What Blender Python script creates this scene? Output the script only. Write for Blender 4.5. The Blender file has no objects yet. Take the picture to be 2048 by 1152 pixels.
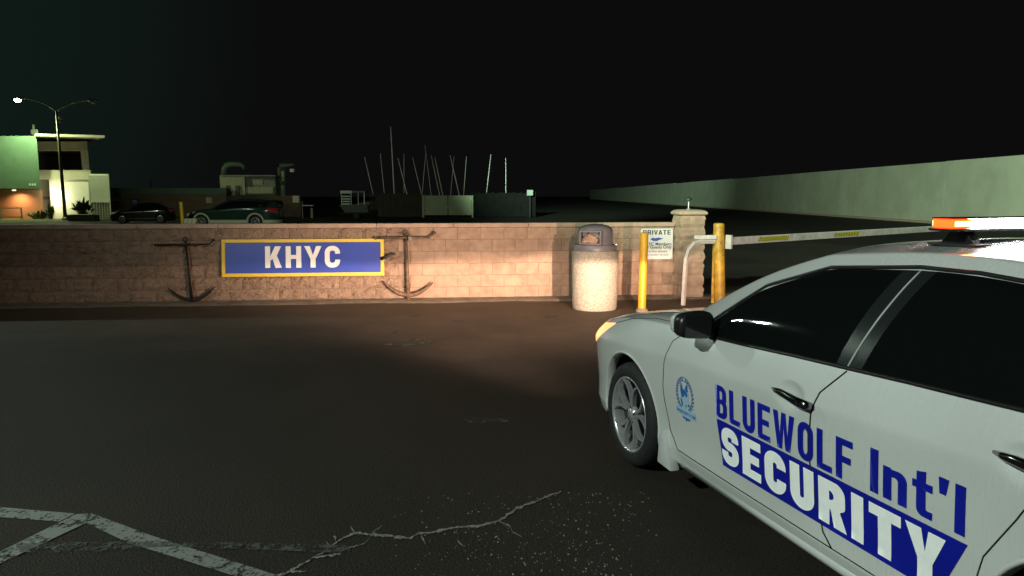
import bpy, bmesh, math, random
from mathutils import Vector, Matrix, noise
from mathutils.bvhtree import BVHTree
from mathutils.geometry import tessellate_polygon

random.seed(7)
R = math.radians
SC = bpy.context.scene
COL = SC.collection

# ------------------------------------------------------------------ camera
FPX, HOR, EYE = 1500.0, 390.0, 1.65
PITCH = math.atan((576 - HOR) / FPX)
cam_d = bpy.data.cameras.new('camera')
cam_d.sensor_width = 36.0
cam_d.lens = FPX / 2048 * 36.0
cam_d.clip_end = 2000
cam = bpy.data.objects.new('camera', cam_d)
cam.location = (0, 0, EYE)
cam.rotation_euler = (R(90) - PITCH, 0, 0)
COL.objects.link(cam)
SC.camera = cam

# ------------------------------------------------------------------ sky (night, green lens veil on the left painted into the colour)
W = bpy.data.worlds.new('World'); SC.world = W; W.use_nodes = True
nt = W.node_tree; nt.nodes.clear()
o_ = nt.nodes.new('ShaderNodeOutputWorld')
bg = nt.nodes.new('ShaderNodeBackground')
tc = nt.nodes.new('ShaderNodeTexCoord')
dp = nt.nodes.new('ShaderNodeVectorMath'); dp.operation = 'DOT_PRODUCT'
dp.inputs[1].default_value = (-0.74, 0.64, 0.2)
rmp = nt.nodes.new('ShaderNodeValToRGB')
rmp.color_ramp.elements[0].position = 0.86; rmp.color_ramp.elements[0].color = (.0036, .0036, .0037, 1)
rmp.color_ramp.elements[1].position = 1.0; rmp.color_ramp.elements[1].color = (.0052, .013, .0095, 1)
nt.links.new(tc.outputs['Generated'], dp.inputs[0])
nt.links.new(dp.outputs['Value'], rmp.inputs[0])
nt.links.new(rmp.outputs[0], bg.inputs[0])
bg.inputs[1].default_value = 1.0
nt.links.new(bg.outputs[0], o_.inputs[0])

# moonlight: the one sun, turned down to night
sd = bpy.data.lights.new('moon', 'SUN'); sd.energy = 0.012; sd.angle = R(0.5); sd.color = (.85, 1, .92)
so = bpy.data.objects.new('moon', sd); so.rotation_euler = (R(55), 0, R(-25)); COL.objects.link(so)

vs = SC.view_settings
vs.view_transform = 'Standard'; vs.look = 'None'; vs.exposure = 0; vs.gamma = 1; vs.use_curve_mapping = False
SC.cycles.max_bounces = 6
SC.cycles.sample_clamp_indirect = 4
SC.cycles.use_denoising = True

# ------------------------------------------------------------------ picture -> place helpers (used to take measurements)
FW = Vector((0, math.cos(PITCH), -math.sin(PITCH))); UP = Vector((0, math.sin(PITCH), math.cos(PITCH)))
def ray(x, y): return FW + Vector((1, 0, 0)) * ((x - 1024) / FPX) + UP * ((576 - y) / FPX)
def GP(x, y, z=0.0):
    d = ray(x, y); return Vector((0, 0, EYE)) + d * ((z - EYE) / d.z)
def PT(x, y, Y):
    d = ray(x, y); return Vector((0, 0, EYE)) + d * (Y / d.y)

# ------------------------------------------------------------------ materials
MATS = {}
def mat(name, col, rough=.6, metal=0., var=.0, vscale=4., bump=0., bscale=40., coat=0., emit=None, estr=0., spec=.5, col2=None, detail=4, stretch=None, rvar=0.):
    if name in MATS: return MATS[name]
    m = bpy.data.materials.new(name); m.use_nodes = True
    n = m.node_tree.nodes; l = m.node_tree.links; b = n['Principled BSDF']
    b.inputs['Base Color'].default_value = (*col, 1)
    b.inputs['Roughness'].default_value = rough
    b.inputs['Metallic'].default_value = metal
    b.inputs['Specular IOR Level'].default_value = spec
    if coat: b.inputs['Coat Weight'].default_value = coat; b.inputs['Coat Roughness'].default_value = .08
    if emit:
        b.inputs['Emission Color'].default_value = (*emit, 1); b.inputs['Emission Strength'].default_value = estr
    if var or bump or rvar:
        t = n.new('ShaderNodeTexCoord'); vec = t.outputs['Object']
        if stretch:
            mp = n.new('ShaderNodeMapping'); mp.inputs['Scale'].default_value = stretch; l.new(vec, mp.inputs[0]); vec = mp.outputs[0]
    if var:
        z = n.new('ShaderNodeTexNoise'); z.inputs['Scale'].default_value = vscale; z.inputs['Detail'].default_value = detail
        z.inputs['Roughness'].default_value = .65
        l.new(vec, z.inputs['Vector'])
        r = n.new('ShaderNodeValToRGB')
        c2 = col2 or tuple(c * (1 - var) for c in col)
        c1 = col if col2 else tuple(min(1, c * (1 + var)) for c in col)
        r.color_ramp.elements[0].position = .33; r.color_ramp.elements[0].color = (*c2, 1)
        r.color_ramp.elements[1].position = .67; r.color_ramp.elements[1].color = (*c1, 1)
        l.new(z.outputs['Fac'], r.inputs[0]); l.new(r.outputs[0], b.inputs['Base Color'])
    if rvar:
        z3 = n.new('ShaderNodeTexNoise'); z3.inputs['Scale'].default_value = vscale * 2.3; z3.inputs['Detail'].default_value = 5
        l.new(vec, z3.inputs['Vector'])
        mr = n.new('ShaderNodeMapRange'); mr.inputs['From Min'].default_value = .35; mr.inputs['From Max'].default_value = .65
        mr.inputs['To Min'].default_value = max(.02, rough - rvar); mr.inputs['To Max'].default_value = min(1, rough + rvar)
        l.new(z3.outputs['Fac'], mr.inputs['Value']); l.new(mr.outputs[0], b.inputs['Roughness'])
    if bump:
        z2 = n.new('ShaderNodeTexNoise'); z2.inputs['Scale'].default_value = bscale; z2.inputs['Detail'].default_value = 6
        l.new(vec, z2.inputs['Vector'])
        bp = n.new('ShaderNodeBump'); bp.inputs['Strength'].default_value = bump; bp.inputs['Distance'].default_value = .02
        l.new(z2.outputs['Fac'], bp.inputs['Height']); l.new(bp.outputs[0], b.inputs['Normal'])
    MATS[name] = m
    return m

# ------------------------------------------------------------------ mesh collector
class MB:
    def __init__(s): s.v = []; s.f = []
    def add(s, vs, fs):
        k = len(s.v); s.v += [Vector(p) for p in vs]; s.f += [[i + k for i in f] for f in fs]; return s
    def box(s, x0, x1, y0, y1, z0, z1):
        P = [(x0,y0,z0),(x1,y0,z0),(x1,y1,z0),(x0,y1,z0),(x0,y0,z1),(x1,y0,z1),(x1,y1,z1),(x0,y1,z1)]
        return s.add(P, [[3,2,1,0],[4,5,6,7],[0,1,5,4],[1,2,6,5],[2,3,7,6],[3,0,4,7]])
    def tube(s, pts, r, n=10, caps=True, flat=None):
        pts = [Vector(p) for p in pts]; m = len(pts); rs = r if isinstance(r, (list, tuple)) else [r] * m
        vs = []; fs = []; up0 = None
        for i, p in enumerate(pts):
            t = (pts[min(i+1, m-1)] - pts[max(i-1, 0)]).normalized()
            if up0 is None:
                up0 = Vector((0,0,1)) if abs(t.z) < .9 else Vector((1,0,0))
            a = (up0 - t * up0.dot(t)).normalized(); b = t.cross(a); up0 = a
            for k in range(n):
                th = 2 * math.pi * k / n
                vs.append(p + (a * math.cos(th) + b * math.sin(th) * (flat or 1)) * rs[i])
        for i in range(m - 1):
            for k in range(n):
                fs.append([i*n+k, i*n+(k+1)%n, (i+1)*n+(k+1)%n, (i+1)*n+k])
        if caps: fs.append(list(range(n))[::-1]); fs.append([(m-1)*n+k for k in range(n)])
        return s.add(vs, fs)
    def lathe(s, prof, n=32, c=(0,0,0), axis='z', a0=0., a1=2*math.pi, skip=None):
        full = abs(a1 - a0 - 2*math.pi) < 1e-6; m = n if full else n + 1; vs = []; fs = []
        for (r, h) in prof:
            for k in range(m):
                a = a0 + (a1 - a0) * k / n
                x, y = r*math.cos(a), r*math.sin(a)
                p = (x, y, h) if axis == 'z' else (x, h, y) if axis == 'y' else (h, x, y)
                vs.append((p[0]+c[0], p[1]+c[1], p[2]+c[2]))
        for i in range(len(prof) - 1):
            for k in range(n):
                if skip and skip(i, a0 + (a1-a0)*(k+.5)/n): continue
                q = [i*m+k, i*m+(k+1)%m, (i+1)*m+(k+1)%m, (i+1)*m+k]
                fs.append(q)
        return s.add(vs, fs)
    def prism(s, poly, y0, y1):     # polygon in x,z, extruded in y
        n = len(poly)
        s.add([(x, y0, z) for x, z in poly] + [(x, y1, z) for x, z in poly],
              [list(range(n)), [n + i for i in range(n)][::-1]] + [[i, n+i, n+(i+1)%n, (i+1)%n] for i in range(n)])
        return s
    def build(s, name, m, parent=None, smooth=False, bevel=0., sub=0, recalc=True, autos=None):
        me = bpy.data.meshes.new(name); me.from_pydata([tuple(p) for p in s.v], [], s.f)
        if recalc or bevel:
            bm = bmesh.new(); bm.from_mesh(me)
            bmesh.ops.remove_doubles(bm, verts=bm.verts, dist=1e-5)
            if recalc: bmesh.ops.recalc_face_normals(bm, faces=bm.faces)
            if bevel:
                es = [e for e in bm.edges if len(e.link_faces) == 2 and e.calc_face_angle(0) > .6]
                bmesh.ops.bevel(bm, geom=es, offset=bevel, segments=2, affect='EDGES', profile=.6)
            bm.to_mesh(me); bm.free()
        return mk(name, me, m, parent, smooth, autos)
def mk(name, me, m, parent=None, smooth=False, autos=None):
    if m and not me.materials: me.materials.append(m)
    if smooth or autos:
        me.shade_smooth() if hasattr(me, 'shade_smooth') else [setattr(p, 'use_smooth', True) for p in me.polygons]
    if autos:
        try: me.set_sharp_from_angle(angle=R(autos))
        except Exception: pass
    o = bpy.data.objects.new(name, me); COL.objects.link(o)
    if parent: o.parent = parent
    return o
def tag(o, label=None, cat=None, group=None, kind=None):
    if label: o['label'] = label
    if cat: o['category'] = cat
    if group: o['group'] = group
    if kind: o['kind'] = kind
    return o
def thing(name, label, cat, loc=(0,0,0), rz=0., group=None):
    o = bpy.data.objects.new(name, None); o.empty_display_size = .2; COL.objects.link(o)
    o.location = loc; o.rotation_euler = (0, 0, rz)
    return tag(o, label, cat, group)
def dup_tree(root, parent=None):
    c = root.copy(); COL.objects.link(c); c.parent = parent
    for ch in list(root.children): dup_tree(ch, c)
    return c
def lamp(name, kind, loc, energy, color, parent=None, aim=None, size=90, blend=.5, radius=.1):
    d = bpy.data.lights.new(name, kind); d.energy = energy; d.color = color; d.shadow_soft_size = radius
    if kind == 'SPOT': d.spot_size = R(size); d.spot_blend = blend
    o = bpy.data.objects.new(name, d); COL.objects.link(o); o.location = loc
    if aim is not None: o.rotation_euler = (Vector(aim) - Vector(loc)).to_track_quat('-Z', 'Y').to_euler()
    if parent: o.parent = parent
    return o

# ------------------------------------------------------------------ lettering: own bold block glyphs (cap height 1)
def rpoly(pts, seg=6):
    out = []; n = len(pts)
    for i, p in enumerate(pts):
        r = p[2] if len(p) > 2 else 0
        c = Vector(p[:2])
        if r <= 0: out.append(c); continue
        a = Vector(pts[i-1][:2]) - c; b = Vector(pts[(i+1) % n][:2]) - c
        a.normalize(); b.normalize()
        half = a.angle(b) / 2; d = r / math.tan(half)
        s_, e_ = c + a*d, c + b*d; bis = (a + b).normalized(); o = c + bis * (r / math.sin(half))
        a0 = math.atan2(*(s_ - o).yx); a1 = math.atan2(*(e_ - o).yx); da = (a1 - a0 + math.pi) % (2*math.pi) - math.pi
        for k in range(seg + 1):
            t = a0 + da * k / seg; out.append(o + Vector((math.cos(t), math.sin(t))) * r)
    return out
def stroke(path, w, seg=7):
    n = len(path); P = []
    for i, p in enumerate(path):      # rounded centreline
        r = p[2] if len(p) > 2 else 0
        if r <= 0 or i in (0, n-1): P.append(Vector(p[:2])); continue
        tri = rpoly([path[i-1][:2], p, path[i+1][:2]], seg)
        P += tri[1:-1]
    L, Rr = [], []
    for i, p in enumerate(P):
        a = (P[i] - P[i-1]).normalized() if i else (P[1] - P[0]).normalized()
        b = (P[i+1] - P[i]).normalized() if i < len(P)-1 else a
        na, nb = Vector((-a.y, a.x)), Vector((-b.y, b.x)); m = (na + nb).normalized(); k = w/2 / max(.35, m.dot(na))
        L.append(p + m*k); Rr.append(p - m*k)
    return ('strip', L, Rr)
def glyph(ch, s, w):
    """contours and advance width; s stem width, w letter width"""
    h = s * .82; r = min(w*.48, .32)
    if ch in 'Il': return [[(0,0),(s,0),(s,1),(0,1)]], s
    if ch == 'L': return [[(0,0),(w*.92,0),(w*.92,h),(s,h),(s,1),(0,1)]], w*.92
    if ch == 'E': return [[(0,0),(w*.95,0),(w*.95,h),(s,h),(s,.5-h/2),(w*.86,.5-h/2),(w*.86,.5+h/2),(s,.5+h/2),(s,1-h),(w*.95,1-h),(w*.95,1),(0,1)]], w*.95
    if ch == 'F': return [[(0,0),(s,0),(s,.42),(w*.85,.42),(w*.85,.42+h),(s,.42+h),(s,1-h),(w*.95,1-h),(w*.95,1),(0,1)]], w*.95
    if ch == 'T': return [[(w/2-s/2,0),(w/2+s/2,0),(w/2+s/2,1-h),(w,1-h),(w,1),(0,1),(0,1-h),(w/2-s/2,1-h)]], w
    if ch == 'H': return [[(0,0),(s,0),(s,.5-h/2),(w-s,.5-h/2),(w-s,0),(w,0),(w,1),(w-s,1),(w-s,.5+h/2),(s,.5+h/2),(s,1),(0,1)]], w
    if ch == 'K': return [[(0,0),(s,0),(s,.33),(s*1.5,.42),(w-s*1.05,0),(w*1.06,0),(s*2.35,.57),(w*1.02,1),(w-s*1.1,1),(s,.52),(s,1),(0,1)]], w*1.06
    if ch == 'W':
        W_ = w*1.5; a = s*.95
        return [[(0,1),(W_*.2,0),(W_*.2+a,0),(W_*.5,.66),(W_*.8-a,0),(W_*.8,0),(W_,1),(W_-a,1),(W_*.76-a*.35,.36),(W_*.5+a*.42,1),(W_*.5-a*.42,1),(W_*.24+a*.35,.36),(a,1)]], W_
    if ch == 'Y': return [[(w/2-s/2,0),(w/2+s/2,0),(w/2+s/2,.4),(w*1.06,1),(w*1.06-s*1.1,1),(w/2,.58),(-w*.06+s*1.1,1),(-w*.06,1),(w/2-s/2,.4)]], w
    if ch == 'V': return [[(w/2-s*.5,0),(w/2+s*.5,0),(w*1.03,1),(w*1.03-s,1),(w/2,.3),(-w*.03+s,1),(-w*.03,1)]], w
    if ch == 'A': return [[(-w*.03,0),(s*.95,0),(w*.2+s*.45,.2),(w*.8-s*.45,.2),(w-s*.95,0),(w*1.03,0),(w/2+s*.5,1),(w/2-s*.5,1)],
                          [(w*.3+s*.38,.38),(w*.7-s*.38,.38),(w/2,.74)]], w
    if ch == 'O': return [rpoly([(0,0,r),(w,0,r),(w,1,r),(0,1,r)]), rpoly([(s,h,r*.5),(w-s,h,r*.5),(w-s,1-h,r*.5),(s,1-h,r*.5)])], w
    rc = min((w - s) * .485, .22)
    if ch == 'U': return [stroke([(s/2,1),(s/2,s*.46,rc),(w-s/2,s*.46,rc),(w-s/2,1)], s)], w
    if ch == 'C': return [stroke([(w-s*.5,.635),(w-s/2,1-h*.56,rc),(s/2,1-h*.56,rc),(s/2,h*.56,rc),(w-s/2,h*.56,rc),(w-s*.5,.365)], s*.98)], w
    if ch == 'S':
        q = min((w - s) * .42, (1 - h*1.1) * .225)
        return [stroke([(w-s*.5,.66),(w-s/2,1-h*.55,q),(s/2,1-h*.55,q),(s/2,.5,q),(w-s/2,.5,q),(w-s/2,h*.55,q),(s/2,h*.55,q),(s*.5,.34)], h*1.08)], w
    if ch in 'BRP':
        rr = min(.24, w*.42)
        if ch == 'B':
            return [rpoly([(0,0),(w,0,rr),(w,.52,rr*.72),(w*.93,.515,0),(w*.96,1,rr),(0,1)]) if False else
                    rpoly([(0,0),(w,0,rr),(w,.5,rr*.5),(w*.86,.525),(w*.95,.55,.05),(w*.95,1,rr),(0,1)]),
                    rpoly([(s,h),(w-s,h,rr*.35),(w-s,.5-h*.36,rr*.35),(s,.5-h*.36)]),
                    rpoly([(s,.5+h*.5),(w*.95-s,.5+h*.5,rr*.3),(w*.95-s,1-h,rr*.3),(s,1-h)])], w
        hole = rpoly([(s,.45+h*.55),(w-s,.45+h*.55,rr*.4),(w-s,1-h,rr*.4),(s,1-h)])
        if ch == 'P': return [rpoly([(0,0),(s,0),(s,.36),(w,.36,rr),(w,1,rr),(0,1)]), hole], w
        return [rpoly([(0,0),(s,0),(s,.36),(w*.46,.36),(w-s*.98,0),(w*1.06,0),(w*.80,.40,.04),(w,.47,rr*.5),(w,1,rr),(0,1)]), hole], w*1.04
    if ch == 'n': 
        x = .73; rr = .2
        return [rpoly([(0,0),(s,0),(s,x-h*1.05),(w*.92-s,x-h,.08),(w*.92-s,0),(w*.92,0),(w*.92,x,rr),(s*.96,x-.03),(s*.9,x),(0,x)])], w*.92
    if ch == 't':
        x = .73
        return [rpoly([(s*.45,0+.0,.16),(w*.72,0),(w*.72,h*.9),(s*1.45,h*.9,.05),(s*1.45,x-h*.9),(w*.72,x-h*.9),(w*.72,x),(s*1.45,x),(s*1.45,.97),(s*.45,.92),(s*.45,x),(0,x),(0,x-h*.9),(s*.45,x-h*.9)])], w*.72
    if ch == "'": return [[(s*.1,.66),(s*.75,.66),(s*1.05,1),(0,1)]], s*1.05
    return [], w*.5
def text_tris(txt, height, s, w, gap, space=.35, stretch=1.0):
    """list of 2-D triangles in metres, and the total width"""
    tris = []; x = 0.
    for ch in txt:
        if ch == ' ': x += space; continue
        cs, adv = glyph(ch, s, w)
        if cs and cs[0][0] == 'strip':
            _, A, B = cs[0]
            for i in range(len(A) - 1):
                for t in ((A[i], B[i], B[i+1]), (A[i], B[i+1], A[i+1])): tris.append([((p[0] + x) * height * stretch, p[1] * height) for p in t])
        elif cs:
            flat = [Vector((p[0], p[1], 0)) for c in cs for p in c]
            for t in tessellate_polygon([[Vector((p[0], p[1], 0)) for p in c] for c in cs]):
                tris.append([((flat[i].x + x) * height * stretch, flat[i].y * height) for i in t])
        x += adv + gap
    return tris, (x - gap) * height * stretch
def font_tris(txt, size):
    cu = bpy.data.curves.new('t', 'FONT'); cu.body = txt; cu.size = size; cu.align_x = 'CENTER'; cu.offset = size * .018
    cu.resolution_u = 3
    o = bpy.data.objects.new('t', cu); COL.objects.link(o)
    dg = bpy.context.evaluated_depsgraph_get(); me = o.evaluated_get(dg).to_mesh(); me.calc_loop_triangles()
    t = [[(me.vertices[i].co.x, me.vertices[i].co.y) for i in lt.vertices] for lt in me.loop_triangles]
    o.evaluated_get(dg).to_mesh_clear(); bpy.data.objects.remove(o); bpy.data.curves.remove(cu)
    return t
def tri_mesh(tris, step, fn, sx=1.):
    """2-D triangles -> bmesh cut on a grid -> mapped by fn(u, v) to 3-D"""
    bm = bmesh.new()
    for t in tris:
        if (t[1][0]-t[0][0])*(t[2][1]-t[0][1]) - (t[1][1]-t[0][1])*(t[2][0]-t[0][0]) < 0: t = t[::-1]
        try: bm.faces.new([bm.verts.new((p[0], p[1], 0)) for p in t])
        except ValueError: pass
    bmesh.ops.remove_doubles(bm, verts=bm.verts, dist=1e-5)
    if step:
        for ax in (0, 1):
            lo = min(v.co[ax] for v in bm.verts); hi = max(v.co[ax] for v in bm.verts)
            k = math.ceil(lo / step)
            while k * step < hi:
                co = Vector((0,0,0)); co[ax] = k * step; no = Vector((0,0,0)); no[ax] = 1
                bmesh.ops.bisect_plane(bm, geom=bm.verts[:] + bm.edges[:] + bm.faces[:], plane_co=co, plane_no=no); k += 1
    for v in bm.verts: v.co = Vector(fn(v.co.x, v.co.y))
    me = bpy.data.meshes.new('print'); bm.to_mesh(me); bm.free()
    return me

# ================================================================== SETTING
def asphalt(name, base, dark, scale, pebble=.55):
    m = bpy.data.materials.new(name); m.use_nodes = True; n = m.node_tree.nodes; l = m.node_tree.links; b = n['Principled BSDF']
    t = n.new('ShaderNodeTexCoord')
    big = n.new('ShaderNodeTexNoise'); big.inputs['Scale'].default_value = .32; big.inputs['Detail'].default_value = 7; big.inputs['Roughness'].default_value = .62; big.inputs['Distortion'].default_value = .6
    fine = n.new('ShaderNodeTexNoise'); fine.inputs['Scale'].default_value = 75; fine.inputs['Detail'].default_value = 3
    vor = n.new('ShaderNodeTexVoronoi'); vor.inputs['Scale'].default_value = 130
    for q in (big, fine, vor): l.new(t.outputs['Object'], q.inputs['Vector'])
    r1 = n.new('ShaderNodeValToRGB'); r1.color_ramp.elements[0].position = .34; r1.color_ramp.elements[0].color = (*dark, 1)
    r1.color_ramp.elements[1].position = .70; r1.color_ramp.elements[1].color = (*base, 1); l.new(big.outputs['Fac'], r1.inputs[0])
    r2 = n.new('ShaderNodeValToRGB'); r2.color_ramp.elements[0].position = .3; r2.color_ramp.elements[0].color = (.55,.55,.55,1)
    r2.color_ramp.elements[1].position = .72; r2.color_ramp.elements[1].color = (1.5,1.45,1.4,1); l.new(fine.outputs['Fac'], r2.inputs[0])
    # ragged sandy tint towards the wall, also painting in extra headlight brightness
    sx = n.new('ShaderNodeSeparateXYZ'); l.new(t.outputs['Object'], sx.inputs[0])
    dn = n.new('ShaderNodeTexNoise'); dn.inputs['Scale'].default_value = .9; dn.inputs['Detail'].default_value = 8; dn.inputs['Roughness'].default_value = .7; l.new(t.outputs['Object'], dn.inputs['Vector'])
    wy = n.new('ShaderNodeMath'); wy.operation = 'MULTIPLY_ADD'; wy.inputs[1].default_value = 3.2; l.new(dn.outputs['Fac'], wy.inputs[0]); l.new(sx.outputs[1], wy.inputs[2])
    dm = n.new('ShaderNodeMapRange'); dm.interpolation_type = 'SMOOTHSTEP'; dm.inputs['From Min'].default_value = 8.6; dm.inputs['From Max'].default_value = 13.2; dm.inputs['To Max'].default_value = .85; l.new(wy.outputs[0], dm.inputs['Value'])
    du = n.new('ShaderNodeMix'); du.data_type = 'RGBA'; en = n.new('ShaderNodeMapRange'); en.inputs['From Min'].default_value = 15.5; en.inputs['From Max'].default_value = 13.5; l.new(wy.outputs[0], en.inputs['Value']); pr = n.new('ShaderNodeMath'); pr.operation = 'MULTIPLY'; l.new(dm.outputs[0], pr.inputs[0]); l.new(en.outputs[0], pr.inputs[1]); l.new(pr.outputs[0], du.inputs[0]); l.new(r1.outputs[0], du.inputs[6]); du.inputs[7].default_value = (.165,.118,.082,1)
    mx = n.new('ShaderNodeMix'); mx.data_type = 'RGBA'; mx.blend_type = 'MULTIPLY'; mx.inputs[0].default_value = 1
    l.new(du.outputs[2], mx.inputs[6]); l.new(r2.outputs[0], mx.inputs[7]); l.new(mx.outputs[2], b.inputs['Base Color'])
    bp = n.new('ShaderNodeBump'); bp.inputs['Strength'].default_value = pebble; bp.inputs['Distance'].default_value = .006
    l.new(vor.outputs['Distance'], bp.inputs['Height'])
    bp2 = n.new('ShaderNodeBump'); bp2.inputs['Strength'].default_value = .5; bp2.inputs['Distance'].default_value = .01
    l.new(fine.outputs['Fac'], bp2.inputs['Height']); l.new(bp.outputs[0], bp2.inputs['Normal']); l.new(bp2.outputs[0], b.inputs['Normal'])
    mr = n.new('ShaderNodeMapRange'); mr.inputs['To Min'].default_value = .62; mr.inputs['To Max'].default_value = .92
    l.new(big.outputs['Fac'], mr.inputs['Value']); l.new(mr.outputs[0], b.inputs['Roughness'])
    b.inputs['Specular IOR Level'].default_value = .16
    MATS[name] = m; return m
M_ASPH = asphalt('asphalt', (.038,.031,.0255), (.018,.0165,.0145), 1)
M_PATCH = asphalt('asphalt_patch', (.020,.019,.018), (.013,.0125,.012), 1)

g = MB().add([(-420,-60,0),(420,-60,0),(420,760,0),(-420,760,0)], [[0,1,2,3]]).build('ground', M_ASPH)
tag(g, kind='structure')

# wall frame: origin at the wall's right end, +x towards that end, front face at y = 0
WL = Vector((-7.749, 11.234, 0)); WR = Vector((2.649, 12.267, 0))
WA = math.atan2(WR.y - WL.y, WR.x - WL.x)
WX = Vector((math.cos(WA), math.sin(WA), 0)); WN = Vector((math.sin(WA), -math.cos(WA), 0))  # WN towards the camera
def WP(px, py, off=0.):
    """pixel on the wall plane (off metres in front) -> wall-local x, z"""
    d = ray(px, py); o = Vector((0, 0, EYE)); c = WR + WN * off
    t = (c - o).dot(WN) / d.dot(WN); p = o + d * t - c
    return p.dot(WX), p.z
def wloc(x, off, z): return WR + WX * x + WN * off + Vector((0, 0, z))

# sandy concrete strip at the foot of the wall, with an uneven edge
mb = MB(); N = 90; vs_ = []
for i in range(N + 1):
    x = -13.2 + 14.6 * i / N
    w = .42 + .10 * noise.noise(Vector((x * .9, 3, 0))) + .035 * noise.noise(Vector((x * 5, 9, 0)))
    vs_ += [tuple(wloc(x, -.02, .022)), tuple(wloc(x, w - .05, .016)), tuple(wloc(x, w, .0))]
fs_ = []
for i in range(N):
    for k in range(2): fs_.append([i*3+k, i*3+k+1, (i+1)*3+k+1, (i+1)*3+k])
strip = mb.add(vs_, fs_).build('gutter_strip', mat('gutter', (.25,.20,.15), .9, var=.35, vscale=5, bump=.5, bscale=60), smooth=True)
tag(strip, kind='structure')

# painted lines on the lot (children of the ground)
def paint_mat(name, col, cut):
    m = mat(name, col, .7)
    n = m.node_tree.nodes; l = m.node_tree.links; b = n['Principled BSDF']
    t = n.new('ShaderNodeTexCoord'); z = n.new('ShaderNodeTexNoise'); z.inputs['Scale'].default_value = 9; z.inputs['Detail'].default_value = 9; z.inputs['Roughness'].default_value = .75
    z2 = n.new('ShaderNodeTexNoise'); z2.inputs['Scale'].default_value = 60; z2.inputs['Detail'].default_value = 4
    ad = n.new('ShaderNodeMath'); ad.operation = 'ADD'; ml = n.new('ShaderNodeMath'); ml.operation = 'MULTIPLY'; ml.inputs[1].default_value = .45
    r = n.new('ShaderNodeValToRGB'); r.color_ramp.elements[0].position = cut; r.color_ramp.elements[1].position = cut + .13
    tr = n.new('ShaderNodeBsdfTransparent'); mx = n.new('ShaderNodeMixShader'); out = n['Material Output']
    l.new(t.outputs['Object'], z.inputs['Vector']); l.new(t.outputs['Object'], z2.inputs['Vector'])
    l.new(z2.outputs['Fac'], ml.inputs[0]); l.new(z.outputs['Fac'], ad.inputs[0]); l.new(ml.outputs[0], ad.inputs[1])
    l.new(ad.outputs[0], r.inputs[0]); l.new(r.outputs[0], mx.inputs[0]); l.new(tr.outputs[0], mx.inputs[1]); l.new(b.outputs[0], mx.inputs[2]); l.new(mx.outputs[0], out.inputs[0])
    return m
PW = paint_mat('worn_paint', (.17,.18,.165), .60); PF = paint_mat('faded_paint', (.065,.068,.062), .68)
def line(pts, m, z=.004):
    o = MB().add([GP(x, y, z) for x, y in pts], [list(range(len(pts)))]).build('painted_line', m, g); return o
line([(-420,985),(-420,1006),(0,1034),(118,1043),(150,1027),(0,1014)], PW)
line([(-200,1236),(-330,1262),(0,1103),(122,1043),(152,1028),(180,1027),(172,1046),(0,1127)], PW, .006)
line([(182,1026),(172,1045),(255,1085),(480,1155),(760,1242),(860,1238),(560,1152),(300,1070)], PW, .005)
line([(30,1086),(40,1104),(160,1106),(330,1092),(480,1098),(700,1106),(700,1090),(330,1082)], PF, .008)

# cracks with pale grit in them
def crack(pts, w):
    P = []
    for i in range(len(pts) - 1):
        a = Vector(pts[i]); b = Vector(pts[i+1]); k = max(2, int((b-a).length / 14))
        for j in range(k): P.append(a.lerp(b, j / k))
    P.append(Vector(pts[-1]))
    mbk = MB(); vs_ = []; n = len(P)
    for i, p in enumerate(P):
        q = GP(560 + p.x * .332, 900 + p.y * .332, .005)
        q += Vector((random.uniform(-1,1), random.uniform(-1,1), 0)) * .006
        t = P[min(i+1, n-1)] - P[max(i-1, 0)]; nn = Vector((t.y, t.x, 0)).normalized()
        ww = 1.55 * w * random.uniform(.3, 1.4) * (.4 if i in (0, n-1) else 1)
        vs_ += [tuple(q + Vector((0,1,0)) * ww * .8 + Vector((.3,0,0)) * ww * random.uniform(-1,1)), tuple(q - Vector((0,1,0)) * ww * random.uniform(.5, 1.1))]
    mbk.add(vs_, [[2*i, 2*i+1, 2*i+3, 2*i+2] for i in range(n-1)])
    mbk.build('crack', mat('crack_grit', (.20,.20,.17), .95, var=.5, vscale=40, bump=.8, bscale=120), g)
crack([(-120,800),(0,750),(90,715),(180,660),(270,610),(330,560),(400,520),(450,497),(540,507),(640,515),(740,527),(780,530),(830,505),(900,497),(990,480),(1080,462),(1190,460),(1310,428),(1360,405),(1400,365),(1480,328),(1560,300),(1640,268),(1700,250)], .011)
for br, w in (([(540,507),(615,455)], .009), ([(450,497),(430,460)], .009), ([(300,585),(270,545)], .008), ([(330,560),(325,515)], .007), ([(360,605),(430,585),(500,567),(545,530)], .007),
              ([(850,505),(862,535),(880,570)], .008), ([(1310,428),(1380,455),(1410,495),(1460,525)], .006), ([(1065,475),(1070,540),(1095,575)], .006), ([(560,490),(600,520)], .006),
              ([(200,650),(300,630),(375,625)], .008), ([(60,730),(150,735)], .009)):
    crack(br, w)

# pale smears laid flat on the lot
def smear(pts):
    vs_ = [GP(x, y, .0045) for x, y in pts]
    MB().add(vs_, [list(range(len(vs_)))]).build('pale_smear', PF, g)
for s_ in ([(765,688),(800,683),(830,676),(850,680),(876,686),(850,690),(820,691),(790,696)], [(815,631),(842,628),(842,632),(818,634)], [(895,640),(930,639),(925,643),(900,643)],
           [(1085,633),(1115,631),(1112,637),(1090,637)], [(783,664),(797,661),(795,667),(783,668)], [(925,838),(1000,836),(1030,843),(1000,847),(930,845)], [(1040,634),(1058,633),(1056,638)]):
    smear(s_)

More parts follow.
